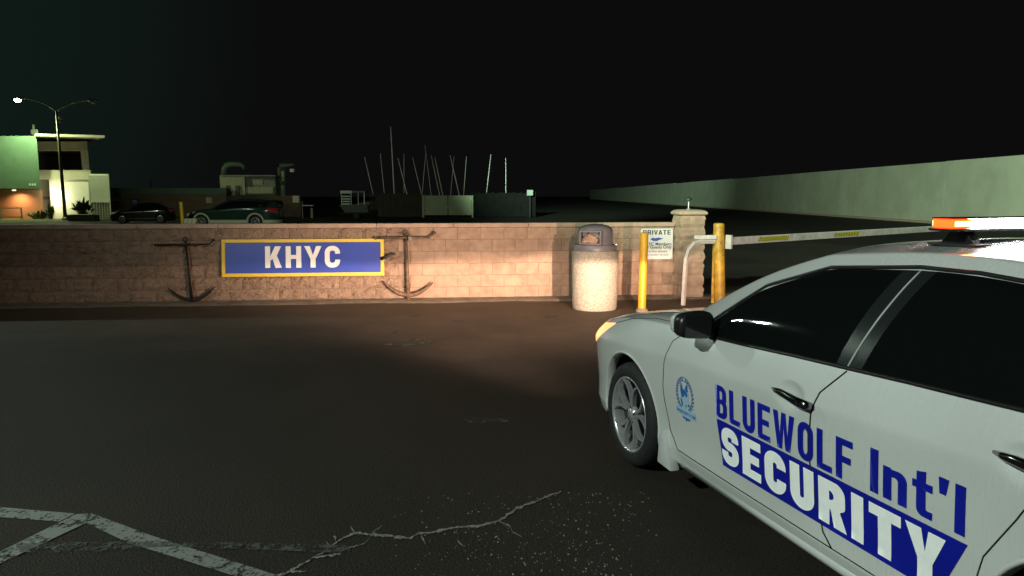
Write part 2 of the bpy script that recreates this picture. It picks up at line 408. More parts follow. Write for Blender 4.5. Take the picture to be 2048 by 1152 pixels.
# loose grit by the near edge
mb = MB()
for i in range(420):
    px = random.triangular(760, 1330, 1180); py = random.uniform(985, 1200)
    p = GP(px, py); r = random.choice((.002,.003,.003,.004,.0055)); a = random.random() * 6.28
    pts = [(p.x + r*math.cos(a+k*1.57)*random.uniform(.7,1.3), p.y + r*math.sin(a+k*1.57)*random.uniform(.7,1.3), 0) for k in range(4)]
    mb.add(pts + [(p.x, p.y, r*1.1)], [[0,1,4],[1,2,4],[2,3,4],[3,0,4]])
tag(mb.build('loose_grit', mat('grit', (.2,.2,.18), .5), recalc=False), 'pale loose grit scattered on the asphalt beside the white car', 'grit', kind='stuff')

# ================================================================== BLOCK WALL
def block_mat(name, bsc, bdist):
    m = bpy.data.materials.new(name); m.use_nodes = True; n = m.node_tree.nodes; l = m.node_tree.links; b = n['Principled BSDF']
    t = n.new('ShaderNodeTexCoord'); oi = n.new('ShaderNodeObjectInfo')
    ad = n.new('ShaderNodeVectorMath'); ad.operation = 'ADD'; sc = n.new('ShaderNodeVectorMath'); sc.operation = 'SCALE'; sc.inputs['Scale'].default_value = 50
    cmb = n.new('ShaderNodeCombineXYZ'); l.new(oi.outputs['Random'], cmb.inputs[0]); l.new(cmb.outputs[0], sc.inputs[0])
    l.new(t.outputs['Object'], ad.inputs[0]); l.new(sc.outputs[0], ad.inputs[1])
    z = n.new('ShaderNodeTexNoise'); z.inputs['Scale'].default_value = 7; z.inputs['Detail'].default_value = 6; l.new(ad.outputs[0], z.inputs['Vector'])
    r = n.new('ShaderNodeValToRGB'); r.color_ramp.elements[0].position = .3; r.color_ramp.elements[0].color = (.30,.205,.145,1)
    r.color_ramp.elements[1].position = .7; r.color_ramp.elements[1].color = (.44,.31,.225,1); l.new(z.outputs['Fac'], r.inputs[0])
    hs = n.new('ShaderNodeHueSaturation'); mr = n.new('ShaderNodeMapRange'); mr.inputs['To Min'].default_value = .94; mr.inputs['To Max'].default_value = 1.06
    l.new(oi.outputs['Random'], mr.inputs['Value']); l.new(mr.outputs[0], hs.inputs['Value']); l.new(r.outputs[0], hs.inputs['Color']); l.new(hs.outputs[0], b.inputs['Base Color'])
    z2 = n.new('ShaderNodeTexNoise'); z2.inputs['Scale'].default_value = bsc; z2.inputs['Detail'].default_value = 5; z2.inputs['Roughness'].default_value = .6; l.new(ad.outputs[0], z2.inputs['Vector'])
    bp = n.new('ShaderNodeBump'); bp.inputs['Strength'].default_value = 1.; bp.inputs['Distance'].default_value = bdist
    l.new(z2.outputs['Fac'], bp.inputs['Height']); l.new(bp.outputs[0], b.inputs['Normal']); b.inputs['Roughness'].default_value = .88
    return m
M_BLOCK = block_mat('tan_block', 42, .014); M_BLOCKR = block_mat('tan_split_block', 24, .075)
M_CAP = mat('wall_cap', (.42,.31,.235), .85, var=.14, vscale=6, bump=.25, bscale=60)
M_MORTAR = mat('mortar', (.16,.11,.08), .95, var=.2, vscale=8)
BW, BH, CAPH = .372, .19, .068
def block_mesh(w, h, d, rough, nx=6, nz=4):
    """a split-face block: front (y = 0 side, towards -y) is an uneven grid; edges drawn back"""
    me_v = []; me_f = []; off = Vector((random.uniform(0,99), 0, random.uniform(0,99)))
    for j in range(nz + 1):
        for i in range(nx + 1):
            x = w * i / nx; z = h * j / nz
            e = min(i, nx - i, j, nz - j)
            y = -rough * (.55 + 1.0 * noise.noise(Vector((x * 16, 0, z * 16)) + off) + .6 * noise.noise(Vector((x * 40, 5, z * 40)) + off)) if e > 0 else .003
            jx = random.uniform(-.012, .012) if e > 0 else 0; jz = random.uniform(-.009, .009) if e > 0 else 0
            me_v.append((x + jx, y, z + jz))
    k = nx + 1
    for j in range(nz):
        for i in range(nx): me_f.append([j*k+i, j*k+i+1, (j+1)*k+i+1, (j+1)*k+i])
    b0 = len(me_v); me_v += [(0,d,0),(w,d,0),(w,d,h),(0,d,h)]
    me_f += [[b0+1,b0,b0+3,b0+2], [i for i in range(k)][::-1] + [b0, b0+1], [nz*k+i for i in range(k)] + [b0+2, b0+3],
             [j*k for j in range(nz+1)] + [b0+3, b0], [j*k+nx for j in range(nz+1)][::-1] + [b0+1, b0+2]]
    me = bpy.data.meshes.new('block'); me.from_pydata(me_v, [], me_f); me.materials.append(M_BLOCKR if rough > .01 else M_BLOCK); return me
wall = thing('block_wall', 'long low tan split-face block wall with smooth cap carrying the blue sign', 'wall', tuple(WR), WA)
JT = .0055
rough_v = [block_mesh(BW - JT, BH - JT, .19, .034) for _ in range(14)]
smooth_v = [block_mesh(BW - JT, BH - JT, .19, .0035, 4, 2) for _ in range(6)]
half_r = [block_mesh(BW/2 - JT, BH - JT, .19, .015, 3, 4) for _ in range(3)]
xsm = WP(800, 520)[0]
NB = 34
for c in range(6):
    x = 0.; z = c * BH; first = True; cnt = 0
    while cnt < NB:
        w = BW/2 if (first and c % 2) else BW
        x -= w
        if w < BW: me = random.choice(half_r)
        else: me = random.choice(smooth_v if x > xsm - BW*.5 else rough_v)
        o = bpy.data.objects.new('block', me); COL.objects.link(o); o.parent = wall; o.location = (x + JT/2, random.uniform(-.003,.003), z + JT/2)
        first = False; cnt += 1
WLEN = NB * BW
MB().box(-WLEN, -.01, .012, .178, 0, 6*BH - .002).build('mortar_core', M_MORTAR, wall)
x = 0.
while x > -WLEN:
    MB().box(x - 1.196, x - .001, -.028, .216, 6*BH + .001, 6*BH + CAPH + random.uniform(-.001,.001)).build('cap_stone', M_CAP, wall, bevel=.008, autos=30); x -= 1.2

# gate pillar: seven courses of rough block and a rounded cap with a lamp
pil = thing('gate_pillar', 'square tan rough block pillar with rounded cap at the wall end', 'pillar', tuple(wloc(.205, .10, 0)), WA)
pm = []
for _ in range(4):
    mb = MB(); off = Vector((random.uniform(0,50),)*3); n = 5; w = .19
    ring = []
    for j in range(5):
        zz = BH * j / 4 * .985
        for s_ in range(4):
            for i in range(n):
                a = (-w + 2*w*i/n); p = [(a,-w),(w,a),(-a,w),(-w,-a)][s_]
                bul = (0 if j in (0,4) else .016 * (1 + 1.2*noise.noise(Vector((p[0]*9, p[1]*9, zz*12)) + off)))
                l_ = 1 + bul / w; ring.append((p[0]*l_, p[1]*l_, zz))
    fs_ = [[j*20+i, j*20+(i+1)%20, (j+1)*20+(i+1)%20, (j+1)*20+i] for j in range(4) for i in range(20)] + [list(range(20))[::-1], [80+i for i in range(20)]]
    me = bpy.data.meshes.new('block'); me.from_pydata(ring, [], fs_); me.materials.append(M_BLOCK); pm.append(me)
for c in range(7):
    o = bpy.data.objects.new('block', pm[c % 4]); COL.objects.link(o); o.parent = pil; o.location = (0, 0, c*BH); o.rotation_euler = (0, 0, R(90) * (c % 4))
cap = MB()
cp = lambda s, z: [(x*s, y*s, z) for x, y in ((-1,-1),(1,-1),(1,1),(-1,1))]
cap.add(cp(.215,1.33)+cp(.235,1.345)+cp(.235,1.375)+cp(.205,1.40)+cp(.14,1.418), [[3,2,1,0]]+[[4*j+i,4*j+(i+1)%4,4*j+4+(i+1)%4,4*j+4+i] for j in range(4) for i in range(4)]+[[16,17,18,19]])
cap.build('cap_stone', M_CAP, pil, bevel=.012, autos=40)
M_DGREEN = mat('dark_green_metal', (.03,.06,.045), .45, .4)
pl = thing('pillar_lamp', 'small mushroom shaped path light on a thin stem atop the pillar', 'path light', tuple(wloc(.195, .10, 1.418)))
MB().lathe([(0,0),(.035,0),(.035,.012),(.02,.02),(0,.02)], 16).build('base_plate', mat('lamp_stem_metal', (.5,.5,.46), .4, .7), pl, smooth=True)
MB().lathe([(.014,.018),(.012,.06),(.016,.15),(0,.15)], 12).build('stem', mat('lamp_stem_metal', (.5,.5,.46), .4, .7), pl, smooth=True)
MB().lathe([(0,.15),(.06,.15),(.062,.158),(.045,.182),(.015,.20),(0,.202)], 20).build('hood', M_DGREEN, pl, smooth=True)

# ---------------------------------------------------------------- the blue name sign
M_YEL = mat('sign_yellow', (.78,.56,.04), .45, var=.06, vscale=5)
M_BLUE = mat('sign_blue', (.030,.062,.40), .38, var=.10, vscale=2.2, spec=.45, bump=.03, bscale=3)
M_WHITE = mat('letter_white', (.92,.92,.90), .4)
x0, z1 = WP(443, 479, .06); x1, z0 = WP(769, 550, .06); z0 -= .003
cx_ = (x0 + x1)/2; cz_ = (z0 + z1)/2; hw = (x1 - x0)/2; hh = (z1 - z0)/2
sg = thing('name_sign', 'wide blue sign board with yellow frame and white raised letters KHYC', 'sign', tuple(wloc(cx_, .08, cz_)), WA); sg.rotation_euler[0] = R(-7)
fw_ = .052
MB().box(-hw+fw_*.7, hw-fw_*.7, -.012, .02, -hh+fw_*.7, hh-fw_*.7).build('panel', M_BLUE, sg)
for (a, b, c, d) in ((-hw, hw, hh-fw_, hh), (-hw, hw, -hh, -hh+fw_), (-hw, -hw+fw_, -hh+fw_+.001, hh-fw_-.001), (hw-fw_, hw, -hh+fw_+.001, hh-fw_-.001)):
    MB().box(a, b, -.03, .03, c, d).build('frame', M_YEL, sg, bevel=.005)
for a in (-hw*.8, hw*.8): MB().box(a-.04, a+.04, .03, .062, -.15, .15).build('bracket', mat('dark_steel', (.05,.05,.05), .5, .6), sg)
lx0, lz0 = WP(532, 536, .08); lx1, lz1 = WP(682, 492, .08)
lh = lz1 - lz0; xx = lx0 - cx_
adv_tot = text_tris('KHYC', 1, .235, .70, .20)[1]; st = (lx1 - lx0) / (lh * adv_tot)
pos = 0.
for ch in 'KHYC':
    tr, w_ = text_tris(ch, lh, .225, .70, 0, stretch=st)
    me = tri_mesh(tr, 0, lambda u, v: (u + xx + pos, -.0, v + lz0 - cz_))
    bm = bmesh.new(); bm.from_mesh(me)
    r_ = bmesh.ops.extrude_face_region(bm, geom=bm.faces[:])
    for v in r_['geom']:
        if isinstance(v, bmesh.types.BMVert): v.co.y -= .034
    bmesh.ops.recalc_face_normals(bm, faces=bm.faces); bm.to_mesh(me); bm.free()
    for v in me.vertices: v.co.y -= .004
    mk('letter', me, M_WHITE, sg)
    pos += w_ + .185 * lh * st
# flat paddle arm sticking out from the sign's right end
MB().tube([(hw-.05,-.035,-.03),(hw+.03,-.05,.0),(hw+.18,-.09,.05)], [.028,.026,.014], 8, flat=.35).build('side_arm', mat('dark_steel', (.05,.05,.05), .5, .6), sg, smooth=True)

# ---------------------------------------------------------------- anchors leaning on the wall
def anchor(label, pts, rad, m, off, extra):
    """pts in picture measurements taken on the wall plane"""
    to = lambda p, o=off: (WP(p[0], p[1], o)[0], -o, WP(p[0], p[1], o)[1])
    bx, bz = WP(*pts['foot'], off)
    root = thing('anchor', label, 'anchor', tuple(wloc(bx, 0, 0)), WA, 'old anchors against the block wall')
    L_ = lambda p, o=off: (to(p, o)[0] - bx, -o, to(p, o)[2])
    top, foot = L_(pts['top'], off*.8), L_(pts['foot'], off*1.2)
    foot = (foot[0], foot[1], max(.02, foot[2]))
    MB().tube([top, tuple(Vector(top).lerp(Vector(foot), .5)), foot], [rad*.8, rad, rad*1.45], 10).build('shank', m, root, smooth=True)
    s0, s1, sk = L_(pts['stock'][0], off*.95), L_(pts['stock'][1], off*.95), L_(pts['stock'][2], off*.95)
    k = Vector(s1).lerp(Vector(s0), .1)
    MB().tube([s0, tuple(Vector(s0).lerp(Vector(s1), .5)), tuple(k), s1, tuple(Vector(s1).lerp(Vector(sk), .6)), sk], [rad*.7, rad*.85, rad*.7, rad*.72, rad*.7, rad*.6], 8).build('stock', m, root, smooth=True)
    for p in (s0, sk): MB().lathe([(0,-rad*1.1),(rad*.8,-rad*.8),(rad*1.1,0),(rad*.8,rad*.8),(0,rad*1.1)], 10, c=p).build('ball', m, root, smooth=True)
    A, B, C = [L_(p, off*1.1) for p in pts['arms']]
    B = (B[0], B[1], max(.05, B[2]))
    arc = []
    for i in range(17):
        t = i/16; a = Vector(A).lerp(Vector(B), t); b = Vector(B).lerp(Vector(C), t)
        q = (1-t)**2*Vector(A) + 2*t*(1-t)*(2*Vector(B) - .5*(Vector(A)+Vector(C))) + t*t*Vector(C); arc.append(tuple(q))
    MB().tube(arc, [rad*(.45 + 1.15*math.sin(math.pi*i/16)) for i in range(17)], 8).build('arms', m, root, smooth=True)
    for (q, q2) in ((arc[1], arc[3]), (arc[-2], arc[-4])):
        d = (Vector(q2) - Vector(q)).normalized()
        MB().tube([Vector(q), Vector(q) + d*.05, Vector(q) + d*.12], [.004,.026,.006], 8, flat=.3).build('fluke', m, root, smooth=True)
    ring = [(top[0] + .032*math.cos(a), top[1] + .01*math.sin(a), top[2] + .02 + .032*math.sin(a)) for a in [i*2*math.pi/16 for i in range(17)]]
    MB().tube(ring, rad*.45, 7, caps=False).build('ring', m, root, smooth=True)
    if extra:
        c = L_(extra, off*1.3)
        MB().box(c[0]-.032, c[0]+.032, c[1]-.02, c[1]+.02, c[2]-.045, c[2]+.045).build('padlock', mat('padlock_steel', (.12,.11,.09), .45, .7), root, bevel=.008)
        sh = [(c[0]+.02*math.cos(a), c[1], c[2]+.045+.03*math.sin(a)) for a in [i*math.pi/8 for i in range(9)]]
        MB().tube(sh, .006, 6).build('shackle', mat('padlock_steel', (.12,.11,.09), .45, .7), root, smooth=True)
        ch = [(top[0]-.03-.01*i, top[1]-.02, top[2]+.01+.012*math.sin(i*1.3)) for i in range(8)]
        MB().tube(ch, .007, 6).build('chain', mat('padlock_steel', (.12,.11,.09), .45, .7), root, smooth=True)
    return root
M_BLKIRON = mat('black_iron', (.02,.018,.016), .55, .3, bump=.4, bscale=80)
M_RUST = mat('rusty_iron', (.16,.10,.065), .7, .2, var=.45, vscale=12, bump=.5, bscale=70)
anchor('thin black iron anchor on the wall beside the K of the blue sign', dict(top=(371,482), foot=(384,604), stock=[(311,490),(418,489),(427,480)], arms=[(335,575),(384,600),(430,573)]), .0185, M_BLKIRON, .10, None)
anchor('rusty brown anchor with padlock and chain on the wall', dict(top=(812,468), foot=(817,603), stock=[(751,476),(858,475),(869,466)], arms=[(766,562),(816,590),(866,565)]), .024, M_RUST, .13, (820,478))

# ---------------------------------------------------------------- PRIVATE notice
x0, z1 = WP(1281, 457, .01); x1, z0 = WP(1344, 518, .01)
pv = thing('private_sign', 'white metal sign reading PRIVATE on the wall beside the pillar', 'sign', tuple(wloc((x0+x1)/2, .03, (z0+z1)/2)), WA)
hw, hh = (x1-x0)/2, (z1-z0)/2
MB().box(-hw, hw, -.002, .004, -hh, hh).build('plate', mat('sign_plate', (.66,.66,.64), .35), pv, bevel=.0015)
M_INK = mat('dark_ink', (.03,.035,.06), .5); M_INKB = mat('blue_ink', (.04,.08,.40), .5)
tr, w_ = text_tris('PRIVATE', hh*.30, .20, .62, .14); k = hw*1.72/w_
mk('print', tri_mesh([[(u*k, v) for u, v in t] for t in tr], 0, lambda u, v: (u - hw*.86, -.0035, v + hh*.60)), M_INK, pv)
for txt, sz, zz in (('KHYC Members', .072, -.10), ('and Guests Only', .072, -.30), ('No Pets allowed', .05, -.55), ('not traveling by boat', .046, -.76)):
    mk('print', tri_mesh(font_tris(txt, sz), 0, lambda u, v: (u + hw*.02, -.0035, v + hh*zz)), M_INK if zz > -.4 else mat('grey_ink', (.16,.16,.18), .5), pv)
brg = [(-.11,0),(-.07,.028),(-.02,.012),(.03,.03),(.11,.012),(.04,-.012),(.0,-.03),(-.06,-.026)]
mk('burgee', tri_mesh([[brg[0], brg[i], brg[i+1]] for i in range(1, 7)], 0, lambda u, v: (u, -.0035, v + hh*.30)), M_INKB, pv)
for sx in (-1, 1): 
    for sz in (-1, 1): MB().lathe([(0,-.004),(.006,-.003),(.007,.0)], 8, c=(sx*hw*.93, -.002, sz*hh*.93), axis='y').build('screw', mat('dark_steel', (.05,.05,.05), .5, .6), pv)
MB().box(-.03, .03, .004, .03, -hh*.6, hh*.6).build('bracket', mat('dark_steel', (.05,.05,.05), .5, .6), pv)

# ---------------------------------------------------------------- litter bin: pebble-dash drum and dome lid
c = GP(1190.5, 619); 
bin_ = thing('litter_bin', 'round pebble concrete litter bin with grey plastic dome lid', 'litter bin', (c.x, c.y + .12, 0))
def pebble_mat():
    m = bpy.data.materials.new('pebble_concrete'); m.use_nodes = True; n = m.node_tree.nodes; l = m.node_tree.links; b = n['Principled BSDF']
    t = n.new('ShaderNodeTexCoord'); v = n.new('ShaderNodeTexVoronoi'); v.inputs['Scale'].default_value = 85; l.new(t.outputs['Object'], v.inputs['Vector'])
    r = n.new('ShaderNodeValToRGB'); cr = r.color_ramp; cr.elements[0].color = (.28,.25,.20,1); cr.elements[1].color = (.46,.42,.35,1); cr.elements[0].position = .1; cr.elements[1].position = .9
    sp = n.new('ShaderNodeSeparateColor'); l.new(v.outputs['Color'], sp.inputs[0]); l.new(sp.outputs[0], r.inputs[0]); l.new(r.outputs[0], b.inputs['Base Color'])
    bp = n.new('ShaderNodeBump'); bp.inputs['Strength'].default_value = .8; bp.inputs['Distance'].default_value = .006; bp.invert = True
    l.new(v.outputs['Distance'], bp.inputs['Height']); l.new(bp.outputs[0], b.inputs['Normal']); b.inputs['Roughness'].default_value = .8; return m
rB = 47.0 / FPX * 10.75
MB().lathe([(0,.0),(rB*.93,.0),(rB*.965,.03),(rB*.985,.2),(rB,.6),(rB*1.005,.80),(rB*.995,.835),(rB*.96,.852),(rB*.80,.852),(rB*.78,.80),(0,.80)], 56).build('drum', pebble_mat(), bin_, autos=40)
M_LID = mat('lid_plastic', (.17,.165,.18), .42, var=.12, vscale=6, bump=.05, bscale=90)
ro = rB*.93; fa = R(-112)      # the opening looks towards the lot, a little left
MB().lathe([(ro*.98,.83),(ro*1.0,.86),(ro*1.0,.925),(ro*.97,.94),(ro*.80,.945)], 56).build('lid_ring', M_LID, bin_, autos=40)
rd = ro*.83
prof = [(rd*1.0,.94),(rd*1.0,.97),(rd*.985,1.02),(rd*.975,1.10),(rd*.965,1.135),(rd*.93,1.165),(rd*.82,1.195),(rd*.62,1.218),(rd*.35,1.231),(0,1.236)]
def hole(i, a):
    d = (a - fa + math.pi) % (2*math.pi) - math.pi
    return i in (1, 2, 3) and abs(d) < R(33)
MB().lathe(prof, 72, a0=0, a1=2*math.pi, skip=hole).build('dome', M_LID, bin_, autos=50)
fx = Vector((math.cos(fa), math.sin(fa), 0)); sx_ = Vector((-fx.y, fx.x, 0))
def op(u, d, z): q = fx*d + sx_*u; return (q.x, q.y, z)
hwid = rd*math.sin(R(34)); dd = rd*1.03
fr = MB()
for (u0, u1, a, b) in ((-hwid-.018, hwid+.018, 1.128, 1.150), (-hwid-.018, hwid+.018, .952, .972), (-hwid-.018, -hwid+.004, .972, 1.128), (hwid-.004, hwid+.018, .972, 1.128)):
    fr.add([op(u0,dd-.07,a),op(u1,dd-.07,a),op(u1,dd,a),op(u0,dd,a),op(u0,dd-.07,b),op(u1,dd-.07,b),op(u1,dd,b),op(u0,dd,b)], [[3,2,1,0],[4,5,6,7],[0,1,5,4],[1,2,6,5],[2,3,7,6],[3,0,4,7]])
fr.build('opening_frame', M_LID, bin_)
fl = MB().add([op(-hwid,dd-.09,.96),op(hwid,dd-.09,.96),op(hwid,dd-.115,1.14),op(-hwid,dd-.115,1.14)], [[0,1,2,3]])
fl.build('flap', M_LID, bin_)
MB().box(rB*.80, rB*.93, -.10, -.05, .93, .955).build('latch', mat('latch_metal', (.3,.28,.22), .4, .8), bin_, bevel=.006)
# crumpled paper bag caught in the opening
bm = bmesh.new(); bmesh.ops.create_icosphere(bm, subdivisions=3, radius=1)
for v in bm.verts:
    n_ = noise.noise(v.co*1.7)*.55 + abs(noise.noise(v.co*3.6))*.5
    v.co = Vector((v.co.x*.105, v.co.y*.05, v.co.z*.055)) * (1 + n_)
    v.co.z += max(0, .045 - abs(v.co.x + .02)*.7)
me = bpy.data.meshes.new('paper_bag'); bm.to_mesh(me); bm.free()
q = op(.0, dd-.045, 1.008); bo = mk('paper_bag', me, mat('kraft_paper', (.42,.27,.20), .8, var=.15, vscale=12))
bo.location = (bin_.location.x + q[0], bin_.location.y + q[1], q[2]); bo.rotation_euler = (0, 0, fa + R(90))
tag(bo, 'crumpled brown paper bag stuck in the litter bin opening', 'paper bag')

# ---------------------------------------------------------------- bollards and the barrier gate
def yel(n, rust): 
    m = mat(n, (.72,.44,.02), .45, var=.35, vscale=9, col2=(.60,.34,.02) if not rust else (.34,.15,.03), detail=7, bump=.1, bscale=60); return m
def pipe(root, r, h, m, lean=(0,0), name='pipe', n=20):
    vs_ = MB(); prof = [(r*1.0,0),(r,h-.02),(r*.94,h-.006),(r*.8,h+.003),(0,h+.008)]
    vs_.lathe(prof, n)
    for v in vs_.v: v.x += lean[0]*v.z; v.y += lean[1]*v.z
    return vs_.build(name, m, root, smooth=True)
p = PT(1283, 640, 10.6); b1 = thing('bollard', 'plain upright yellow bollard in front of the PRIVATE sign', 'bollard', (p.x, 10.6, 0), 0, 'yellow steel bollards')
pipe(b1, .058, 1.12, yel('yellow_paint', False), (.012,0)); MB().lathe([(.09,0),(.085,.03),(.058,.05)], 16).build('collar', mat('gutter', (.2,.165,.125)), b1, smooth=True)
gx, gy = PT(1440, 600, 11.35).xy
gt = thing('barrier_gate', 'long white barrier arm with yellow hatched reflectors on a yellow post', 'barrier', (gx, gy, 0))
YR = yel('yellow_paint_rusty', True)
pipe(gt, .082, 1.225, YR, (-.045, 0), 'post'); 
MB().box(-.115, -.07, .06, .10, 0, 1.10).build('back_post', YR, gt, bevel=.006)
bd = (Vector((9.2, 16.0, 0)) - Vector((gx, gy, 0))); bl = bd.length; bd.normalize(); bn = Vector((bd.y, -bd.x, 0))
M_BOOM = mat('boom_white', (.62,.58,.54), .5, var=.18, vscale=6)
def along(a, b, y0, y1, z0, z1):
    q = lambda t, s, z: tuple(bd*t + bn*s + Vector((0,0,z)))
    return MB().add([q(a,y0,z0),q(b,y0,z0),q(b,y1,z0),q(a,y1,z0),q(a,y0,z1),q(b,y0,z1),q(b,y1,z1),q(a,y1,z1)], [[3,2,1,0],[4,5,6,7],[0,1,5,4],[1,2,6,5],[2,3,7,6],[3,0,4,7]])
zb = .905
along(.02, bl, .105, .145, zb, zb+.115).build('boom', M_BOOM, gt, bevel=.006)
along(.0, .045, .06, .16, zb-.06, zb+.15).build('bracket', M_BOOM, gt, bevel=.005)
M_RY = mat('reflector_yellow', (.85,.75,.03), .4); M_RK = mat('reflector_black', (.02,.02,.02), .4)
for t0 in (.72, 2.95):
    along(t0, t0+.82, .1465, .1475, zb+.03, zb+.09).build('reflector', M_RK, gt)
    n = 15
    for i in range(n):
        a = t0 + .82*i/n; q = lambda t, z: tuple(bd*t + bn*.1492 + Vector((0,0,z)))
        MB().add([q(a+.027,zb+.03),q(a+.056,zb+.03),q(a+.030,zb+.09),q(a+.001,zb+.09)], [[0,1,2,3]]).build('stripe', M_RY, gt)
for t in (1.75, 1.98, 2.18): 
    q = bd*t + bn*.145 + Vector((0,0,zb+.045)); MB().lathe([(0,-.006),(.008,-.004),(.009,.001)], 8, c=tuple(q), axis='y').build('bolt', M_RK, gt)
# bent white tube that ends the gate on the wall side
lg = [PT(1366, 625, 11.2), PT(1369, 560, 11.2), PT(1372, 520, 11.2), PT(1378, 500, 11.2), PT(1389, 487, 11.22), PT(1402, 483, 11.25), PT(1430, 483, 11.3)]
lg = [Vector((v.x - gx, v.y - gy, v.z)) for v in lg]; lg[0].z = 0
MB().tube(lg, .034, 4).build('bent_leg', M_BOOM, gt)
a_, b_ = PT(1388, 477, 11.3), PT(1432, 474, 11.3)
MB().box(a_.x-gx, b_.x-gx, -.09, -.04, b_.z-.03, b_.z+.03).build('rear_bar', M_BOOM, gt, bevel=.005)
MB().tube([(-.06,-.01,.80),(-.055,-.05,.6),(-.03,-.06,.4),(-.04,-.02,.1)], .008, 6).build('cable', M_RK, gt, smooth=True)
MB().box(-.10,-.05,-.03,.03,.72,.86).build('lock_box', M_BOOM, gt, bevel=.004)

# ================================================================== CARS
def lerp_tab(tab, x):
    for (a, va), (b, vb) in zip(tab, tab[1:]):
        if x <= a and x >= b: t = (a - x) / (a - b); return va + (vb - va) * t
    return tab[0][1] if x > tab[0][0] else tab[-1][1]
XS = [.965,.935,.815,.60,.38,0,-.38,-.5,-.8,-1.15,-1.5,-1.75,-2.05,-2.4,-2.62,-2.78,-3.15,-3.45,-3.75,-3.88,-3.91]
YS = [0,.45,.735,.845,.885,.905,.905,.905,.912,.915,.915,.915,.915,.915,.913,.912,.895,.86,.72,.42,0]
def sedan_rows():
    n = len(XS); rows = []
    nose = [max(0, 1 - abs(i)/3) for i in range(n)]
    def low(zf, inset, dx=0, dz_nose=0):
        out = []
        for i in range(n):
            x, y = XS[i], YS[i]; k = max(0., 1 - i/3.); kt = max(0., 1 - (n-1-i)/3.)
            out.append((x - dx*k + dx*kt*.5, max(0, y - inset) if y > 0 else 0, (zf(x) if callable(zf) else zf) + dz_nose*k))
        return out
    rows.append(low(.185, .11, .10))                                              # R0
    rows.append(low(.217, .050, .035))                                            # R1 sill bottom
    rows.append(low(lambda x: .292, .030, .005))                                  # R2 door bottom
    rows.append(low(.40, .034, .0))                                               # R3
    rows.append(low(.58, .014, -.005))                                            # R4
    cr = [(1,.66),(.38,.72),(0,.755),(-.5,.79),(-1.2,.815),(-2.4,.865),(-3.0,.885),(-4,.86)]
    rows.append(low(lambda x: lerp_tab(cr, x), .0, .03))                          # R5 crease
    c6 = [(1,.685),(.6,.745),(.38,.785),(0,.835),(-.5,.87),(-1.2,.89),(-2.4,.945),(-3.0,.965),(-4,.93)]
    rows.append(low(lambda x: lerp_tab(c6, x), .018, .055))                       # R6
    rows.append([(.915,0,.70),(.875,.42,.715),(.745,.67,.755),(.55,.775,.815),(.36,.815,.862),(0,.838,.918),(-.38,.848,.945),(-.52,.852,.95),(-.80,.858,.952),(-1.12,.862,.968),
                 (-1.48,.865,.99),(-1.78,.866,1.005),(-2.07,.866,1.02),(-2.4,.864,1.033),(-2.64,.86,1.043),(-2.85,.855,1.05),(-3.15,.83,1.058),(-3.45,.78,1.04),(-3.73,.65,1.015),(-3.86,.39,1.0),(-3.89,0,.99)])
    rows.append([(.90,0,.708),(.855,.38,.728),(.715,.60,.775),(.52,.70,.838),(.33,.735,.888),(-.02,.765,.945),(-.38,.79,.972),(-.54,.82,.968),(-.74,.838,.985),(-1.06,.70,1.228),
                 (-1.42,.645,1.345),(-1.86,.622,1.385),(-2.1,.62,1.387),(-2.42,.625,1.368),(-2.72,.66,1.30),(-2.98,.74,1.16),(-3.17,.80,1.075),(-3.43,.75,1.047),(-3.71,.62,1.025),(-3.845,.37,1.008),(-3.88,0,1.0)])
    rows.append([(.885,0,.715),(.835,.34,.738),(.69,.53,.79),(.49,.62,.855),(.30,.645,.905),(-.05,.665,.962),(-.36,.69,.995),(-.47,.735,1.0),(-.70,.70,1.13),(-1.0,.635,1.29),
                 (-1.34,.585,1.395),(-1.76,.565,1.438),(-2.05,.56,1.443),(-2.38,.565,1.422),(-2.70,.58,1.365),(-2.96,.61,1.25),(-3.23,.65,1.12),(-3.42,.66,1.05),(-3.69,.55,1.032),(-3.83,.33,1.015),(-3.87,0,1.005)])
    rows.append([(.875,0,.72),(.82,.2,.745),(.66,.30,.80),(.46,.34,.868),(.27,.35,.918),(-.08,.36,.972),(-.31,.37,1.0),(-.40,.38,1.018),(-.64,.36,1.165),(-.94,.33,1.325),
                 (-1.26,.31,1.428),(-1.66,.30,1.472),(-2.0,.30,1.478),(-2.33,.30,1.457),(-2.64,.31,1.405),(-2.90,.33,1.295),(-3.2,.36,1.155),(-3.41,.37,1.062),(-3.68,.31,1.045),(-3.825,.18,1.025),(-3.865,0,1.01)])
    rows.append([(.87,0,.722),(.815,0,.748),(.65,0,.805),(.45,0,.872),(.26,0,.922),(-.09,0,.977),(-.30,0,1.004),(-.37,0,1.022),(-.62,0,1.175),(-.92,0,1.336),
                 (-1.24,0,1.438),(-1.64,0,1.482),(-2.0,0,1.488),(-2.33,0,1.467),(-2.63,0,1.415),(-2.89,0,1.305),(-3.2,0,1.165),(-3.41,0,1.068),(-3.68,0,1.05),(-3.825,0,1.028),(-3.865,0,1.012)])
    return rows
def wagon_rows():
    r = sedan_rows()
    up = {12:(0,0),13:(0,.02),14:(-.05,.07),15:(-.16,.16),16:(-.24,.28),17:(-.27,.34),18:(-.12,.22)}
    for k in (8, 9, 10, 11):
        for c, (dx, dz) in up.items():
            x, y, z = r[k][c]; r[k][c] = (x+dx, y*(1 if c < 18 else .95), z+dz)
    return r
GLASS_SIDE = [(7, c) for c in range(8, 15)]
GLASS_FB = [(k, c) for k in (9, 10) for c in (7, 8, 9, 14, 15, 16)]
